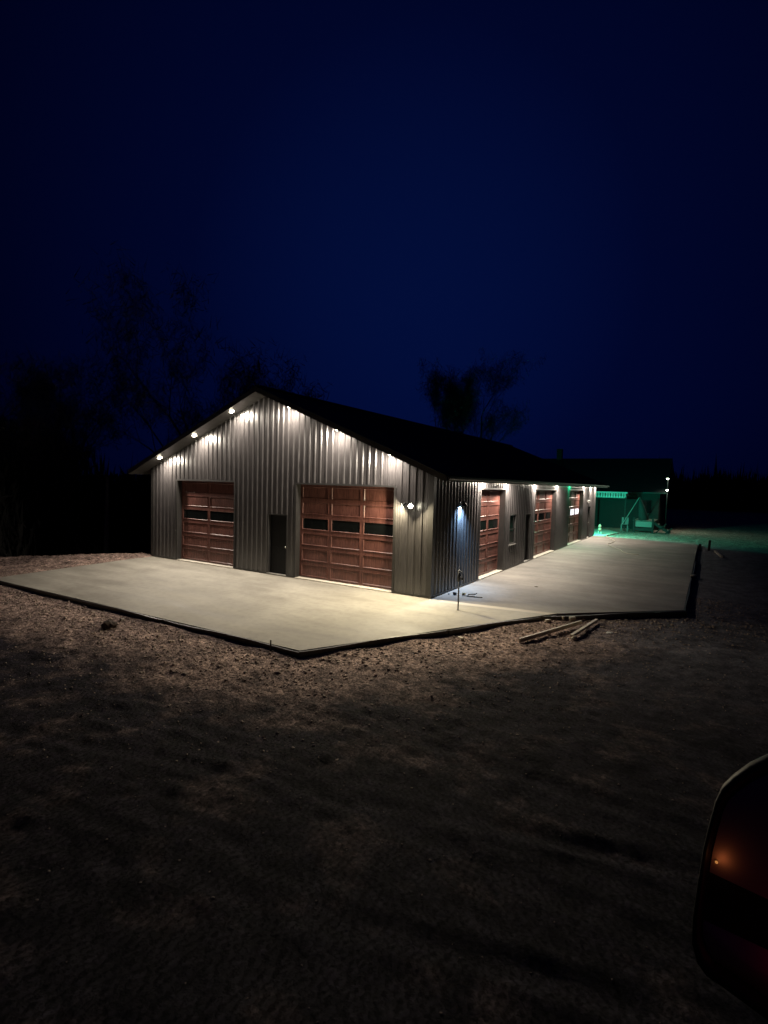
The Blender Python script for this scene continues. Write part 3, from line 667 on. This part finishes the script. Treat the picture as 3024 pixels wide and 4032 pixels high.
# lump of rubble left, litter right
def lump(p, s, mat, name, label, cat, seed=1, sq=(1, 1, .7)):
    import bmesh
    bm = bmesh.new(); bmesh.ops.create_icosphere(bm, subdivisions=3, radius=1)
    rs = random.Random(seed); ph = [rs.uniform(0, 6) for _ in range(6)]
    for v in bm.verts:
        c = v.co; k = 1+.22*math.sin(3.1*c.x+ph[0])*math.sin(2.7*c.y+ph[1])+.14*math.sin(6*c.z+ph[2]+4*c.x)+.06*math.sin(11*c.y+ph[3])
        v.co = Vector((c.x*k*s*sq[0], c.y*k*s*sq[1], c.z*k*s*sq[2]))
    me = bpy.data.meshes.new(name); bm.to_mesh(me); bm.free(); me.materials.append(mat)
    o = bpy.data.objects.new(name, me); C.objects.link(o); o.location = p; return tag(o, label, cat)
CLOD = simple('clod', (.07, .05, .04), .95, noise=.4, nscale=14, bump=.8, bscale=20)
lump(pt(432, 2462, .06), .15, CLOD, 'dirt_clod', 'dark lump of soil left of the short brown brace', 'soil lump', 3)
lump(pt(2262, 2512, .03), .07, simple('pale_rock', (.42, .37, .30), .9, noise=.2, bump=.5), 'rock', 'pale rock at the near end of the short square timber', 'rock', 5)
lump(pt(2402, 2492, .02), .045, simple('paper', (.8, .8, .8), .8), 'crumpled_paper', 'crumpled white scrap on the dirt right of the timbers', 'litter', 9, (1.7, 1, .5))
plank(pt(2815, 2170, .05), pt(2843, 2192, .08), .10, .10, 'timber', 'pale timber lying on open ground right of the drive', 'timber', group=GT)
plank(pt(2724, 2266, .17), pt(2738, 2266, .10), .10, .05, 'timber', 'short pale timber bridging the gap in the right form boards', 'timber', group=GT)

# ------------------------------------------------------------------ yard hydrant standing in the apron
IRON = simple('dark_iron', (.05, .05, .055), .5, metal=.4, noise=.3)
t = empty('yard_hydrant', (1.19, -.77, 0), rz=-.4, label='slim black yard hydrant rising from the apron off the building corner', cat='hydrant')
mb = MB(); mb.tube([(0, 0, -.02), (0, 0, .78)], .018, 12); mb.lathe([(.035, 0), (.035, .012), (.018, .02)]); mb.build('riser_pipe', IRON, t, smooth=True)
mb = MB(); mb.lathe([(.02, .74), (.042, .76), (.046, .86), (.038, .94), (.02, .965), (.012, 1.0), (0, 1.0)]); mb.tube([(.03, 0, .86), (.10, 0, .85), (.13, 0, .80)], [.026, .024, .026], 12); mb.build('head', IRON, t, smooth=True)
mb = MB(); mb.tube([(-.02, 0, .99), (-.055, 0, .97), (-.02, 0, 1.03), (.06, 0, 1.02), (.12, .01, .93), (.17, .01, .72)], [.010, .011, .012, .012, .011, .014], 8); mb.build('lever', simple('worn_lever', (.12, .12, .12), .4, metal=.5), t, smooth=True)

# ------------------------------------------------------------------ things left on the drive by the corner
t = empty('trowel', (.72, 1.02, 0), rz=.36, label='long-handled concrete tool lying on the drive off the corner', cat='tool')
mb = MB(); mb.box(-.16, -.06, .0, .20, .06, .006); mb.build('blade', IRON, t)
mb = MB(); mb.tube([(.0, 0, .006), (.02, 0, .05), (.22, 0, .07), (.26, 0, .10)], .014); mb.build('grip', BLACK, t, smooth=True)
mb = MB(); mb.tube([(-.02, -.09, .012), (.42, -.12, .012)], .012); mb.build('handle', BLACK, t, smooth=True)
t = empty('tape_roll', (.34, .95, 0), label='dark roll of tape standing on the drive near the wall corner', cat='tape roll')
mb = MB(); mb.lathe([(.028, .0), (.055, .0), (.057, .006), (.057, .062), (.055, .068), (.028, .068), (.028, .0)]); mb.build('roll', simple('tape', (.03, .035, .05), .5), t, smooth=True)
t = lump((.19, .86, .018), .022, simple('chip', (.1, .1, .11), .8), 'concrete_chip', 'tiny dark chip on the drive closest to the wall corner', 'chip', 4)
t = lump((.55, 1.12, .03), .045, simple('rag', (.45, .38, .22), .9, noise=.3), 'crumpled_rag', 'small yellowish rag on the drive behind the black hydrant', 'rag', 6, (1.5, .8, .6))
lump((1.95, 3.75, .01), .035, simple('leaf_brown', (.12, .08, .05), .9), 'dead_leaf', 'lone brown scrap on the open drive before the nearest side door', 'leaf', 12, (1.6, 1, .25))

# hose on the drive
pts = [(.95, 27.6, .02), (.75, 26.2, .02), (.85, 25.0, .02), (1.35, 23.3, .018), (1.75, 22.1, .018), (1.80, 20.6, .018), (1.72, 19.6, .018), (2.05, 18.5, .018), (2.75, 17.0, .018), (2.95, 16.2, .018), (3.35, 15.6, .018), (3.8, 15.5, .018)]
def smoothpts(P, n=6):
    P = [Vector(p) for p in P]; out = []
    for i in range(len(P)-1):
        p0, p1, p2, p3 = P[max(i-1, 0)], P[i], P[i+1], P[min(i+2, len(P)-1)]
        for k in range(n):
            t_ = k/n; out.append(.5*((2*p1)+(-p0+p2)*t_+(2*p0-5*p1+4*p2-p3)*t_*t_+(-p0+3*p1-3*p2+p3)*t_**3))
    out.append(P[-1]); return out
mb = MB(); mb.tube(smoothpts(pts), .017, 6); tag(mb.build('garden_hose', simple('hose', (.55, .50, .42), .6), smooth=True), 'pale garden hose snaking over the far end of the drive', 'hose')
t = empty('hose_stand', (-.10, 28.2, -.17), label='small reddish faucet stand at the green-lit edge past the building', cat='faucet stand')
RED = simple('terracotta_paint', (.42, .20, .15), .6)
mb = MB(); mb.lathe([(.02, .50), (.10, .54), (.12, .62), (.09, .72), (.03, .78), (0, .79)]); mb.lathe([(.04, .28), (.13, .32), (.13, .44), (.05, .52)]); mb.build('faucet_body', RED, t, smooth=True)
mb = MB(); mb.tube([(-.09, 0, -.05), (-.09, 0, .32)], .022); mb.build('leg', simple('pale_leg', (.6, .6, .55), .6), t)
mb = MB(); mb.tube([(.09, 0, -.05), (.09, 0, .32)], .022); mb.build('leg', bpy.data.materials['pale_leg'], t)

# ------------------------------------------------------------------ house beyond the workshop
HX0, HX1, HY0, HY1 = -16.0, 3.15, 37.0, 46.0
Hs = empty('far_house', (-5.5, 41, -.17), label='dark low house behind the workshop with a green-lit porch', cat='house')
def hb(name, mat, *boxes, parent=Hs):
    mb = MB()
    for b in boxes: mb.box(*b)
    o = mb.build(name, mat, parent)
    if parent is Hs: o.location = (5.5, -41, .17)
    return o
hb('wall', SIDING, (HX0, HY0, -.4, HX1, HY1, 3.2))
mb = MB(); e = .5; zr, ze_, ym = 6.15, 3.05, (HY0+HY1)/2
mb.quad((HX0-e, HY0-e, ze_), (HX1+e, HY0-e, ze_), (HX1+e, ym, zr), (HX0-e, ym, zr)); mb.quad((HX1+e, HY1+e, ze_), (HX0-e, HY1+e, ze_), (HX0-e, ym, zr), (HX1+e, ym, zr))
mb.quad((HX0-e, HY0-e, ze_-.12), (HX1+e, HY0-e, ze_-.12), (HX1+e, ym, zr-.12), (HX0-e, ym, zr-.12))
mb.quad((HX1+e, HY1+e, ze_-.12), (HX0-e, HY1+e, ze_-.12), (HX0-e, ym, zr-.12), (HX1+e, ym, zr-.12))
for X in (HX0-e, HX1+e):
    mb.quad((X, HY0-e, ze_-.12), (X, ym, zr-.12), (X, ym, zr), (X, HY0-e, ze_)); mb.quad((X, HY1+e, ze_-.12), (X, ym, zr-.12), (X, ym, zr), (X, HY1+e, ze_))
mb.quad((HX0-e, HY0-e, ze_-.12), (HX1+e, HY0-e, ze_-.12), (HX1+e, HY0-e, ze_), (HX0-e, HY0-e, ze_))
rf = mb.build('roof', ROOF, Hs); rf.location = (5.5, -41, .17)
for X in (HX0, HX1):
    mb = MB(); mb.quad((X, HY0, 3.19), (X, HY1, 3.19), (X, ym, zr-.12)); o = mb.build('gable', SIDING, Hs); o.location = (5.5, -41, .17)
mb = MB(); mb.box(-6.6, 41.3, 5.6, -6.1, 41.8, 7.1); c_o = mb.build('chimney', ROOF, rf)
f1 = hb('window', BLACK, (1.5, HY0-.05, 1.2, 2.6, HY0-.002, 2.4))
mb = MB(); mb.box(1.57, HY0-.056, 1.27, 2.53, HY0-.051, 2.33); mb.build('pane', GLASS2, f1)
# porch with open rafters in front of the house, seen just past the workshop corner
PX0, PX1, PY0 = -9.0, .95, 33.6
boxes = []
mb = MB(); k = PX0
while k < PX1: mb.box(k, PY0-.10, 2.55, k+.10, PY0-.081, 2.98); k += .20
mb.build('porch_valance', simple('pale_valance', (.5, .5, .48), .6), Hs).location = (5.5, -41, .17)
mb = MB(); mb.box(PX0, PY0-.08, 2.50, PX1, PY0, 2.66); mb.build('porch_beam', DECK, Hs).location = (5.5, -41, .17)
mb = MB()
k = PX0+.1
while k < PX1:
    mb.box(k, PY0+.001, 2.70, k+.045, HY0-.003, 2.88); k += .40
mb.build('porch_rafters', DECK, Hs).location = (5.5, -41, .17)
mb = MB(); mb.quad((PX0-.1, PY0-.3, 2.91), (PX1+.1, PY0-.3, 2.91), (PX1+.1, HY0, 3.02), (PX0-.1, HY0, 3.02)); mb.box(PX0-.1, PY0-.33, 2.89, PX1+.1, PY0-.3, 3.0); mb.build('porch_roof', simple('pale_sheet', (.5, .5, .48), .6), Hs).location = (5.5, -41, .17)
for X in (-5, -1.5, .85): hb('porch_post', SIDING, (X, PY0-.10, -.3, X+.09, PY0-.082+.09, 2.62))
# green lamp on the back wall of the workshop, out of sight round the corner
t = empty('green_wall_lamp', (-.9, 25.15, 2.75), label='green lamp on the back wall of the workshop, lighting the ground beyond the drive', cat='wall lamp')
mb = MB(); mb.box(-.05, -.02, -.05, .05, .02, .09); mb.lathe([(.03, .06), (.07, .03), (.085, -.04), (.08, -.04)], Matrix.Translation((0, .12, .05))); mb.build('shade', BLACK, t)
mb = MB(); mb.lathe([(0, -.07), (.03, -.06), (.04, -.03), (.015, .05)], Matrix.Translation((0, .12, .05))); mb.build('bulb', emit('green_bulb', (0, 1, .45), 25), t, smooth=True)
disc_light(t, 'green_glow', (0, .20, 0), (.40, 1, -1.2), 680, (0, 1, .62), .10)
# green walkway patch
slab('walkway', [(-1.6, 25.8), (.35, 25.6), (.9, 30.4), (-.2, 33.0), (-1.6, 33.0)], -.4, -.10, CONC_C)

# deck with posts and side steps
Dk = empty('timber_deck', (3, 33.5, -.17), label='raised timber deck with dark posts and cross-braced steps before the far house', cat='deck')
def db(name, mat, *boxes):
    mb = MB()
    for b in boxes: mb.box(*b)
    o = mb.build(name, mat, Dk); o.location = (-3, -33.5, .17); return o
db('deck_floor', DECK, *[(1.55, 33.2+k*.15, .74, 3.08, 33.2+k*.15+.135, .78) for k in range(23)])
db('skirt', simple('pale_skirt', (.24, .25, .24), .7, noise=.2, stretch=(1, 1, 6)), (1.62, 33.25, .28, 3.0, 33.29, .70))
DARKP = simple('dark_post', (.02, .02, .02), .8)
for X in (1.58, 2.92): db('post', DARKP, (X, 33.12, -.3, X+.14, 33.24, 1.0))
db('rail', DARKP, (1.60, 33.16, -.02, 3.03, 33.22, .22))
for k in range(3):
    db('step', DECK, (3.10+k*.32, 33.2, .50-k*.22, 3.42+k*.32, 34.4, .54-k*.22))
for yy in (33.15, 34.42):
    mb = MB(); mb.quad((3.1, yy, .74), (3.1, yy, .50), (4.2, yy, -.22), (4.2, yy, .02)); mb.quad((3.1, yy+.04, .74), (3.1, yy+.04, .50), (4.2, yy+.04, -.22), (4.2, yy+.04, .02)); mb.quad((3.1, yy, .74), (4.2, yy, .02), (4.2, yy+.04, .02), (3.1, yy+.04, .74))
    mb.build('stringer', DARKP, Dk).location = (-3, -33.5, .17)
mb = MB(); mb.tube([(3.25, 33.1, -.1), (3.95, 33.1, .62)], .045, 6); mb.build('brace', DARKP, Dk).location = (-3, -33.5, .17)
mb = MB(); mb.tube([(3.9, 33.1, -.15), (4.35, 33.1, .30)], .045, 6); mb.build('brace', DARKP, Dk).location = (-3, -33.5, .17)
# folded parasol leaning on the deck
t = empty('folded_parasol', (1.15, 33.4, -.15), label='folded pale parasol leaning by the left end of the timber deck', cat='parasol')
mb = MB(); mb.tube([(-.35, 0, .6), (.75, .1, 2.75)], .03, 8); mb.build('pole', simple('pale_pole', (.26, .27, .26), .5), t)
mb = MB(); mb.tube([(.78, .1, 2.8), (.95, .1, 2.0), (1.15, .1, .95)], [.03, .22, .38], 10); mb.build('canopy', simple('dark_cloth', (.035, .04, .04), .9), t, smooth=True)
t = empty('garden_chair', (.95, 33.3, .0), label='small pale garden chair beside the leaning parasol', cat='chair')
PCH = simple('pale_chair', (.14, .15, .15), .6)
mb = MB(); mb.box(-.25, -.25, .40, .25, .25, .44); mb.build('seat', PCH, t)
mb = MB(); mb.box(-.25, .22, .44, .25, .26, .95); mb.build('backrest', PCH, t)
for sx in (-1, 1):
    for sy in (-1, 1): mb = MB(); mb.box(sx*.23-.02, sy*.23-.02, -.17, sx*.23+.02, sy*.23+.02, .40); mb.build('leg', PCH, t)

# two lamps one above the other at the house corner
for z, lb in ((4.22, 'upper of two bright greenish lamps on the pole by the far house'), (3.28, 'lower of two bright greenish lamps on the pole by the far house')):
    t = empty('pole_lamp', (3.70, 36.0, z), label=lb, cat='lamp', group='lamps on the pole by the far house')
    mb = MB(); mb.lathe([(0, .09), (.05, .08), (.10, .03), (.11, .0), (.10, .0)]); mb.tube([(0, .02, .08), (0, .25, .10)], .015); mb.build('hood', BLACK, t, smooth=True)
    mb = MB(); mb.lathe([(.0005, -.10), (.05, -.085), (.085, -.04), (.085, .01)]); mb.build('globe', emit('pale_green_globe', (.86, 1.0, .72), 22), t, smooth=True)
    disc_light(t, 'lamp_glow', (0, 0, -.115), (.5, -.35, -1), 30, (.75, 1.0, .75), .14)
mb = MB(); mb.tube([(3.70, 36.3, -.4), (3.70, 36.3, 4.5)], .05, 8); tag(mb.build('lamp_pole', BLACK), 'thin dark pole carrying two lamps by the far house', 'pole')

# ------------------------------------------------------------------ trees
def branch(mb, tw, p, d, L_, r, lvl, rs, maxl, up_=.12):
    n = 4; pts = [p]; rr = [r]; q = Vector(p); dd_ = Vector(d)
    for k in range(n):
        dd_ = (dd_ + Vector((rs.gauss(0, .10), rs.gauss(0, .10), rs.gauss(.03, .07)))).normalized(); q = q+dd_*L_/n; pts.append(q.copy()); rr.append(r*(1-.55*(k+1)/n))
    (mb if lvl < 3 else tw).tube(pts, rr, 7 if lvl < 2 else (5 if lvl < 3 else 3), cap=False)
    if lvl >= maxl: return
    m = rs.randint(3, 4) if lvl < 3 else rs.randint(2, 4)
    for k in range(m):
        i = rs.choice([2, 3, 4]) if k else 4; bp = pts[i]
        ax = dd_.orthogonal().normalized(); ax.rotate(Matrix.Rotation(rs.uniform(0, 6.28), 3, dd_))
        nd = (dd_*math.cos(R(rs.uniform(18, 48))) + ax*math.sin(R(rs.uniform(25, 55)))).normalized()
        nd.z = nd.z*.9+up_; nd.normalize()
        branch(mb, tw, bp, nd, L_*rs.uniform(.58, .82), rr[i]*rs.uniform(.6, .85), lvl+1, rs, maxl, up_)
def tree(x, y, h, label, seed, maxl=5, dense=0, gz=None, up_=.12):
    z = float(ground_h(x, y)) if gz is None else gz
    t = empty('bare_tree', (x, y, z-.2), label=label, cat='tree', group='bare trees behind the workshop'); rs = random.Random(seed)
    mb = MB(); tw = MB(); branch(mb, tw, Vector((0, 0, 0)), Vector((rs.uniform(-.08, .08), rs.uniform(-.08, .08), 1)), h*.34, h*.022, 0, rs, maxl, up_)
    mb.build('trunk', BARK, t, smooth=True)
    base = np.array([v for v in tw.v[::3]]); k = 7000+dense*2; r_ = np.random.default_rng(seed)    # fine end twigs
    c = base[r_.integers(0, len(base), k)] + r_.normal(0, .22, (k, 3)); A = r_.normal(0, 1, (k, 3)); A[:, 2] = np.abs(A[:, 2])+.3
    A *= (r_.uniform(.16, .5, k)/np.linalg.norm(A, axis=1))[:, None]; Bv = np.cross(A, r_.normal(0, 1, (k, 3))); Bv *= (r_.uniform(.010, .024, k)/np.linalg.norm(Bv, axis=1))[:, None]
    n0 = len(tw.v); tw.v += [tuple(q) for q in np.stack([c-A-Bv, c-A+Bv, c+A], 1).reshape(-1, 3).tolist()]; tw.f += [(n0+3*i, n0+3*i+1, n0+3*i+2) for i in range(k)]
    tw.build('crown', TWIG, t)
    return t
tree(-20.0, 9.4, 18.5, 'tallest bare forked tree left of the gable', 11, 5, 300, up_=.30)
tree(-21.6, 14.6, 15.5, 'slim bare tree rising just left of the ridge', 23, 5, 300, up_=.35)
tree(-23.5, 19.5, 15.0, 'rounder dense tree right behind the gable peak', 5, 5, 5000, up_=.30)
tree(-26.5, 1.5, 15.0, 'bare tree at the left edge of the view', 31, 5, 300, up_=.25)
tree(-29.0, 6.5, 16.0, 'bare tree between the left edge and the tall forked tree', 37, 5, 300, up_=.25)
tree(-15.0, 34.0, 16.5, 'dense dark tree rising over the long roof', 41, 5, 1500, gz=-.3, up_=.55)
tree(-13.8, 40.0, 20.5, 'broad thin-branched tree behind the dense one over the long roof', 43, 5, 300, gz=-.3, up_=.50)
# near-black wood on the left bank and the far tree line
WOODM = simple('wood_mass', (.022, .021, .02), .95)
def woods(name, spots, label, seed, leaf=.28, per=420):
    rs = np.random.default_rng(seed); V = []; Fc = []; n0 = 0
    for (x, y, zb0, h, r) in spots:
        k = per; u = rs.random(k); a = rs.uniform(0, 6.28, k); u = u**1.3; z = zb0 + h*u; rad = r*np.sqrt(rs.random(k))*np.clip(1.5-u, .1, 1)*(1+.3*np.sin(5*a))
        c = np.stack([x+rad*np.cos(a), y+rad*np.sin(a), z], -1); A = rs.normal(size=(k, 3))*leaf*np.array([.5, .5, 2.2]); Bv = rs.normal(size=(k, 3))*leaf*.16
        q = np.stack([c-A, c+Bv, c+A, c-Bv], 1).reshape(-1, 3); V.append(q); Fc.append(np.arange(n0, n0+4*k).reshape(-1, 4)); n0 += 4*k
    me = bpy.data.meshes.new(name); me.from_pydata(np.concatenate(V).tolist(), [], np.concatenate(Fc).tolist()); me.materials.append(WOODM)
    o = bpy.data.objects.new(name, me); C.objects.link(o); return tag(o, label, 'woods', kind='stuff')
sp = []
for k in range(30):
    az = R(-74+k*.85); dist = 36+random.uniform(-3, 8); sp.append((CAM.x+dist*math.sin(az), CAM.y+dist*math.cos(az), -3.5, random.uniform(5.5, 9.5)*(1.2-.018*k), 3.0))
woods('woods', sp, 'near-black wood on the low bank left of the workshop', 3, .30, 1300)
sp = []
for k in range(80):
    az = R(-20+k*.55); dist = 120+random.uniform(-6, 14); sp.append((CAM.x+dist*math.sin(az), CAM.y+dist*math.cos(az), -.5, random.uniform(4.4, 6.2), 4.5))
woods('woods', sp, 'far black tree line along the horizon on the right', 4, .8, 700)
# faint post and trunk on the left bank
mb = MB(); mb.tube([(0, 0, -.3), (.02, 0, 1.15)], .035, 8); o = mb.build('white_marker', simple('marker_white', (.6, .6, .6), .6)); o.location = (-16.9, -4.3, float(ground_h(-16.9, -4.3))-.1)
tag(o, 'short pale marker post on the bank at the left edge', 'marker post')
mb = MB(); mb.tube([(0, 0, -.5), (.05, 0, 3), (0, .1, 6.5)], [.16, .13, .08], 9); o = mb.build('tree_trunk', simple('pale_bark', (.12, .12, .11), .9, noise=.3, nscale=6)); o.location = (-20.0, 2.5, float(ground_h(-20.0, 2.5)))
tag(o, 'faint pale trunk standing beyond the left bank', 'tree trunk')

# ------------------------------------------------------------------ truck door mirror at the right edge
HEAD = R(35)       # truck heading, clockwise from north
hd = Vector((math.sin(HEAD), math.cos(HEAD), 0)); ob_ = Vector((-math.cos(HEAD), math.sin(HEAD), 0))     # forward, outboard
T = empty('pickup_truck', (CAM.x+.8, CAM.y+.2, .85), label='dark truck at the right edge, only its door mirror in view', cat='truck')
Tinv = Matrix.Translation(-T.location)
def cam_pt(px_, py_, dep): return CAM + dep*(fw + (px_-1512)/F*r2 - (py_-2016)/F*u2)
# mirror outline in its own plane (metres, x to the right as seen, z up)
MC = cam_pt(3040, 3500, .92)
nrm_ = (CAM-MC); nrm_.z *= .35; nrm_.normalize(); xr = Vector((0, 0, 1)).cross(nrm_).normalized(); zu = nrm_.cross(xr)
outl = [(3500, 3010), (3300, 2935), (3150, 2940), (3024, 2977), (2950, 3012), (2886, 3058), (2840, 3102), (2815, 3156), (2794, 3232), (2769, 3334), (2748, 3462), (2725, 3616), (2721, 3718), (2743, 3795), (2779, 3846), (2866, 3907), (3024, 4025), (3200, 4110), (3400, 4130), (3520, 4060), (3560, 3900), (3570, 3300)]
def on_plane(px_, py_):
    d = fw + (px_-1512)/F*r2 - (py_-2016)/F*u2; t_ = (MC-CAM).dot(nrm_)/d.dot(nrm_); q = CAM+t_*d-MC; return q.dot(xr), q.dot(zu)
OL = [on_plane(*q) for q in outl]
MM = Matrix((xr, zu, nrm_)).transposed().to_4x4(); MM.translation = MC; MM = Tinv @ MM
cxm = sum(p[0] for p in OL)/len(OL); cym = sum(p[1] for p in OL)/len(OL)
def ring(k, z): return [tuple(MM @ Vector((cxm+(x-cxm)*k, cym+(y-cym)*k, z))) for x, y in OL]
mb = MB(); rings = [ring(.86, -.006), ring(.90, .004), ring(.97, .008), ring(1, -.004), ring(1.0, -.03), ring(.93, -.08), ring(.70, -.12), ring(.35, -.135)]
n = len(OL)
for a in rings: mb.v += a
for i in range(len(rings)-1):
    for k in range(n): mb.f.append((i*n+k, i*n+(k+1) % n, (i+1)*n+(k+1) % n, (i+1)*n+k))
mb.f.append(tuple((len(rings)-1)*n+k for k in range(n)))
hs = mb.build('mirror_housing', simple('black_plastic', (.008, .008, .009), .5, spec=.3), T, smooth=True)
# backing plate, then the two mirror glasses split by a sloping bar
mb = MB(); mb.quad(*ring(.865, -.007)); mb.build('backing', BLACK, hs)
MIR = simple('mirror_glass', (.45, .30, .30), .55, metal=1)  # red of a reflected glow put into the glass tint
def clip(side, off):
    # split the .85 outline by the bar line running from upper left to lower right
    p0 = Vector(on_plane(2800, 3440 if side > 0 else 3640)); p1 = Vector(on_plane(3024, 3545 if side > 0 else 3745)); d_ = (p1-p0); nn = Vector((-d_.y, d_.x)).normalized()
    if nn.y < 0: nn = -nn
    nn *= side; pts_ = [Vector((cxm+(x-cxm)*.845, cym+(y-cym)*.845)) for x, y in OL]; out = []
    for a, b in zip(pts_, pts_[1:]+pts_[:1]):
        da, db_ = (a-p0).dot(nn), (b-p0).dot(nn)
        if da >= 0: out.append(a)
        if (da >= 0) != (db_ >= 0): out.append(a+(b-a)*(da/(da-db_)))
    mb = MB(); c = sum(out, Vector((0, 0)))/len(out)
    K = [(1, 0), (.8, .002), (.5, .004), (.2, .005)]; m_ = len(out)
    for k_, z_ in K: mb.v += [tuple(MM @ Vector((c.x+(p.x-c.x)*k_, c.y+(p.y-c.y)*k_, off+z_*(1 if side > 0 else 3)))) for p in out]
    for i in range(3):
        for k in range(m_): mb.f.append((i*m_+k, i*m_+(k+1) % m_, (i+1)*m_+(k+1) % m_, (i+1)*m_+k))
    mb.f.append(tuple(3*m_+k for k in range(m_))); return mb
clip(1, -.004).build('upper_glass', MIR, hs, smooth=True); clip(-1, -.004).build('lower_glass', MIR, hs, smooth=True)
am = Vector((*on_plane(2822, 3392), .004)); mb = MB(); mb.lathe([(.0005, .002), (.002, .0015), (.0026, 0)], MM @ Matrix.Translation(am), 12); mb.build('marker_lamp', emit('amber_marker', (1, .42, .10), .35), hs)
l = bpy.data.lights.new('amber_glow', 'POINT'); l.energy = .004; l.color = (1, .35, .1); l.shadow_soft_size = .006
lo = bpy.data.objects.new('amber_glow', l); C.objects.link(lo); lo.parent = T; lo.location = MM @ (am+Vector((.004, 0, .02)))
l = bpy.data.lights.new('added_red_glow', 'AREA'); l.shape = 'DISK'; l.size = .02; l.energy = .007; l.color = (1, .03, .12)  # added unseen light that reddens the lower glass like a reflected glow
lo = bpy.data.objects.new('added_red_glow', l); C.objects.link(lo); lo.parent = T; q_ = on_plane(3330, 3900); lo.location = MM @ Vector((q_[0], q_[1], .10))
lo.rotation_euler = (-(xr*.9+nrm_*.8)).to_track_quat('-Z', 'Y').to_euler()
# arm, door skin and front wing, all beyond the frame
DP = lambda f_, o_, z: CAM + hd*f_ + ob_*(o_) + Vector((0, 0, z)) - T.location
mb = MB(); a0 = MM @ Vector((cxm+.05, cym-.02, -.11))
mb.tube([a0, (a0+DP(.95, -.34, -.62))/2+Vector((0, 0, -.02)), DP(.95, -.34, -.62)], [.035, .03, .04], 10); mb.build('mirror_arm', BLACK, T, smooth=True)
PAINT = simple('dark_truck_paint', (.012, .012, .014), .18)
mb = MB(); sec = [(-.36, -.45), (-.33, -.50), (-.30, -.80), (-.32, -1.15), (-.36, -1.38)]
for (o0, z0), (o1, z1) in zip(sec, sec[1:]):
    for f0, f1 in ((.15, .6), (.6, 1.08)): mb.quad(DP(f0, o0, z0), DP(f1, o0-.01, z0-.02), DP(f1, o1-.01, z1), DP(f0, o1, z1))
mb.build('door', PAINT, T, smooth=True)
mb = MB(); sec = [(-.60, -.50), (-.42, -.54), (-.33, -.62), (-.31, -.85)]
for (o0, z0), (o1, z1) in zip(sec, sec[1:]):
    for f0, f1 in ((1.09, 1.6), (1.6, 2.3)): mb.quad(DP(f0, o0, z0-.02), DP(f1, o0, z0-.06), DP(f1, o1, z1-.06), DP(f0, o1, z1-.02))
mb.build('front_wing', PAINT, T, smooth=True)
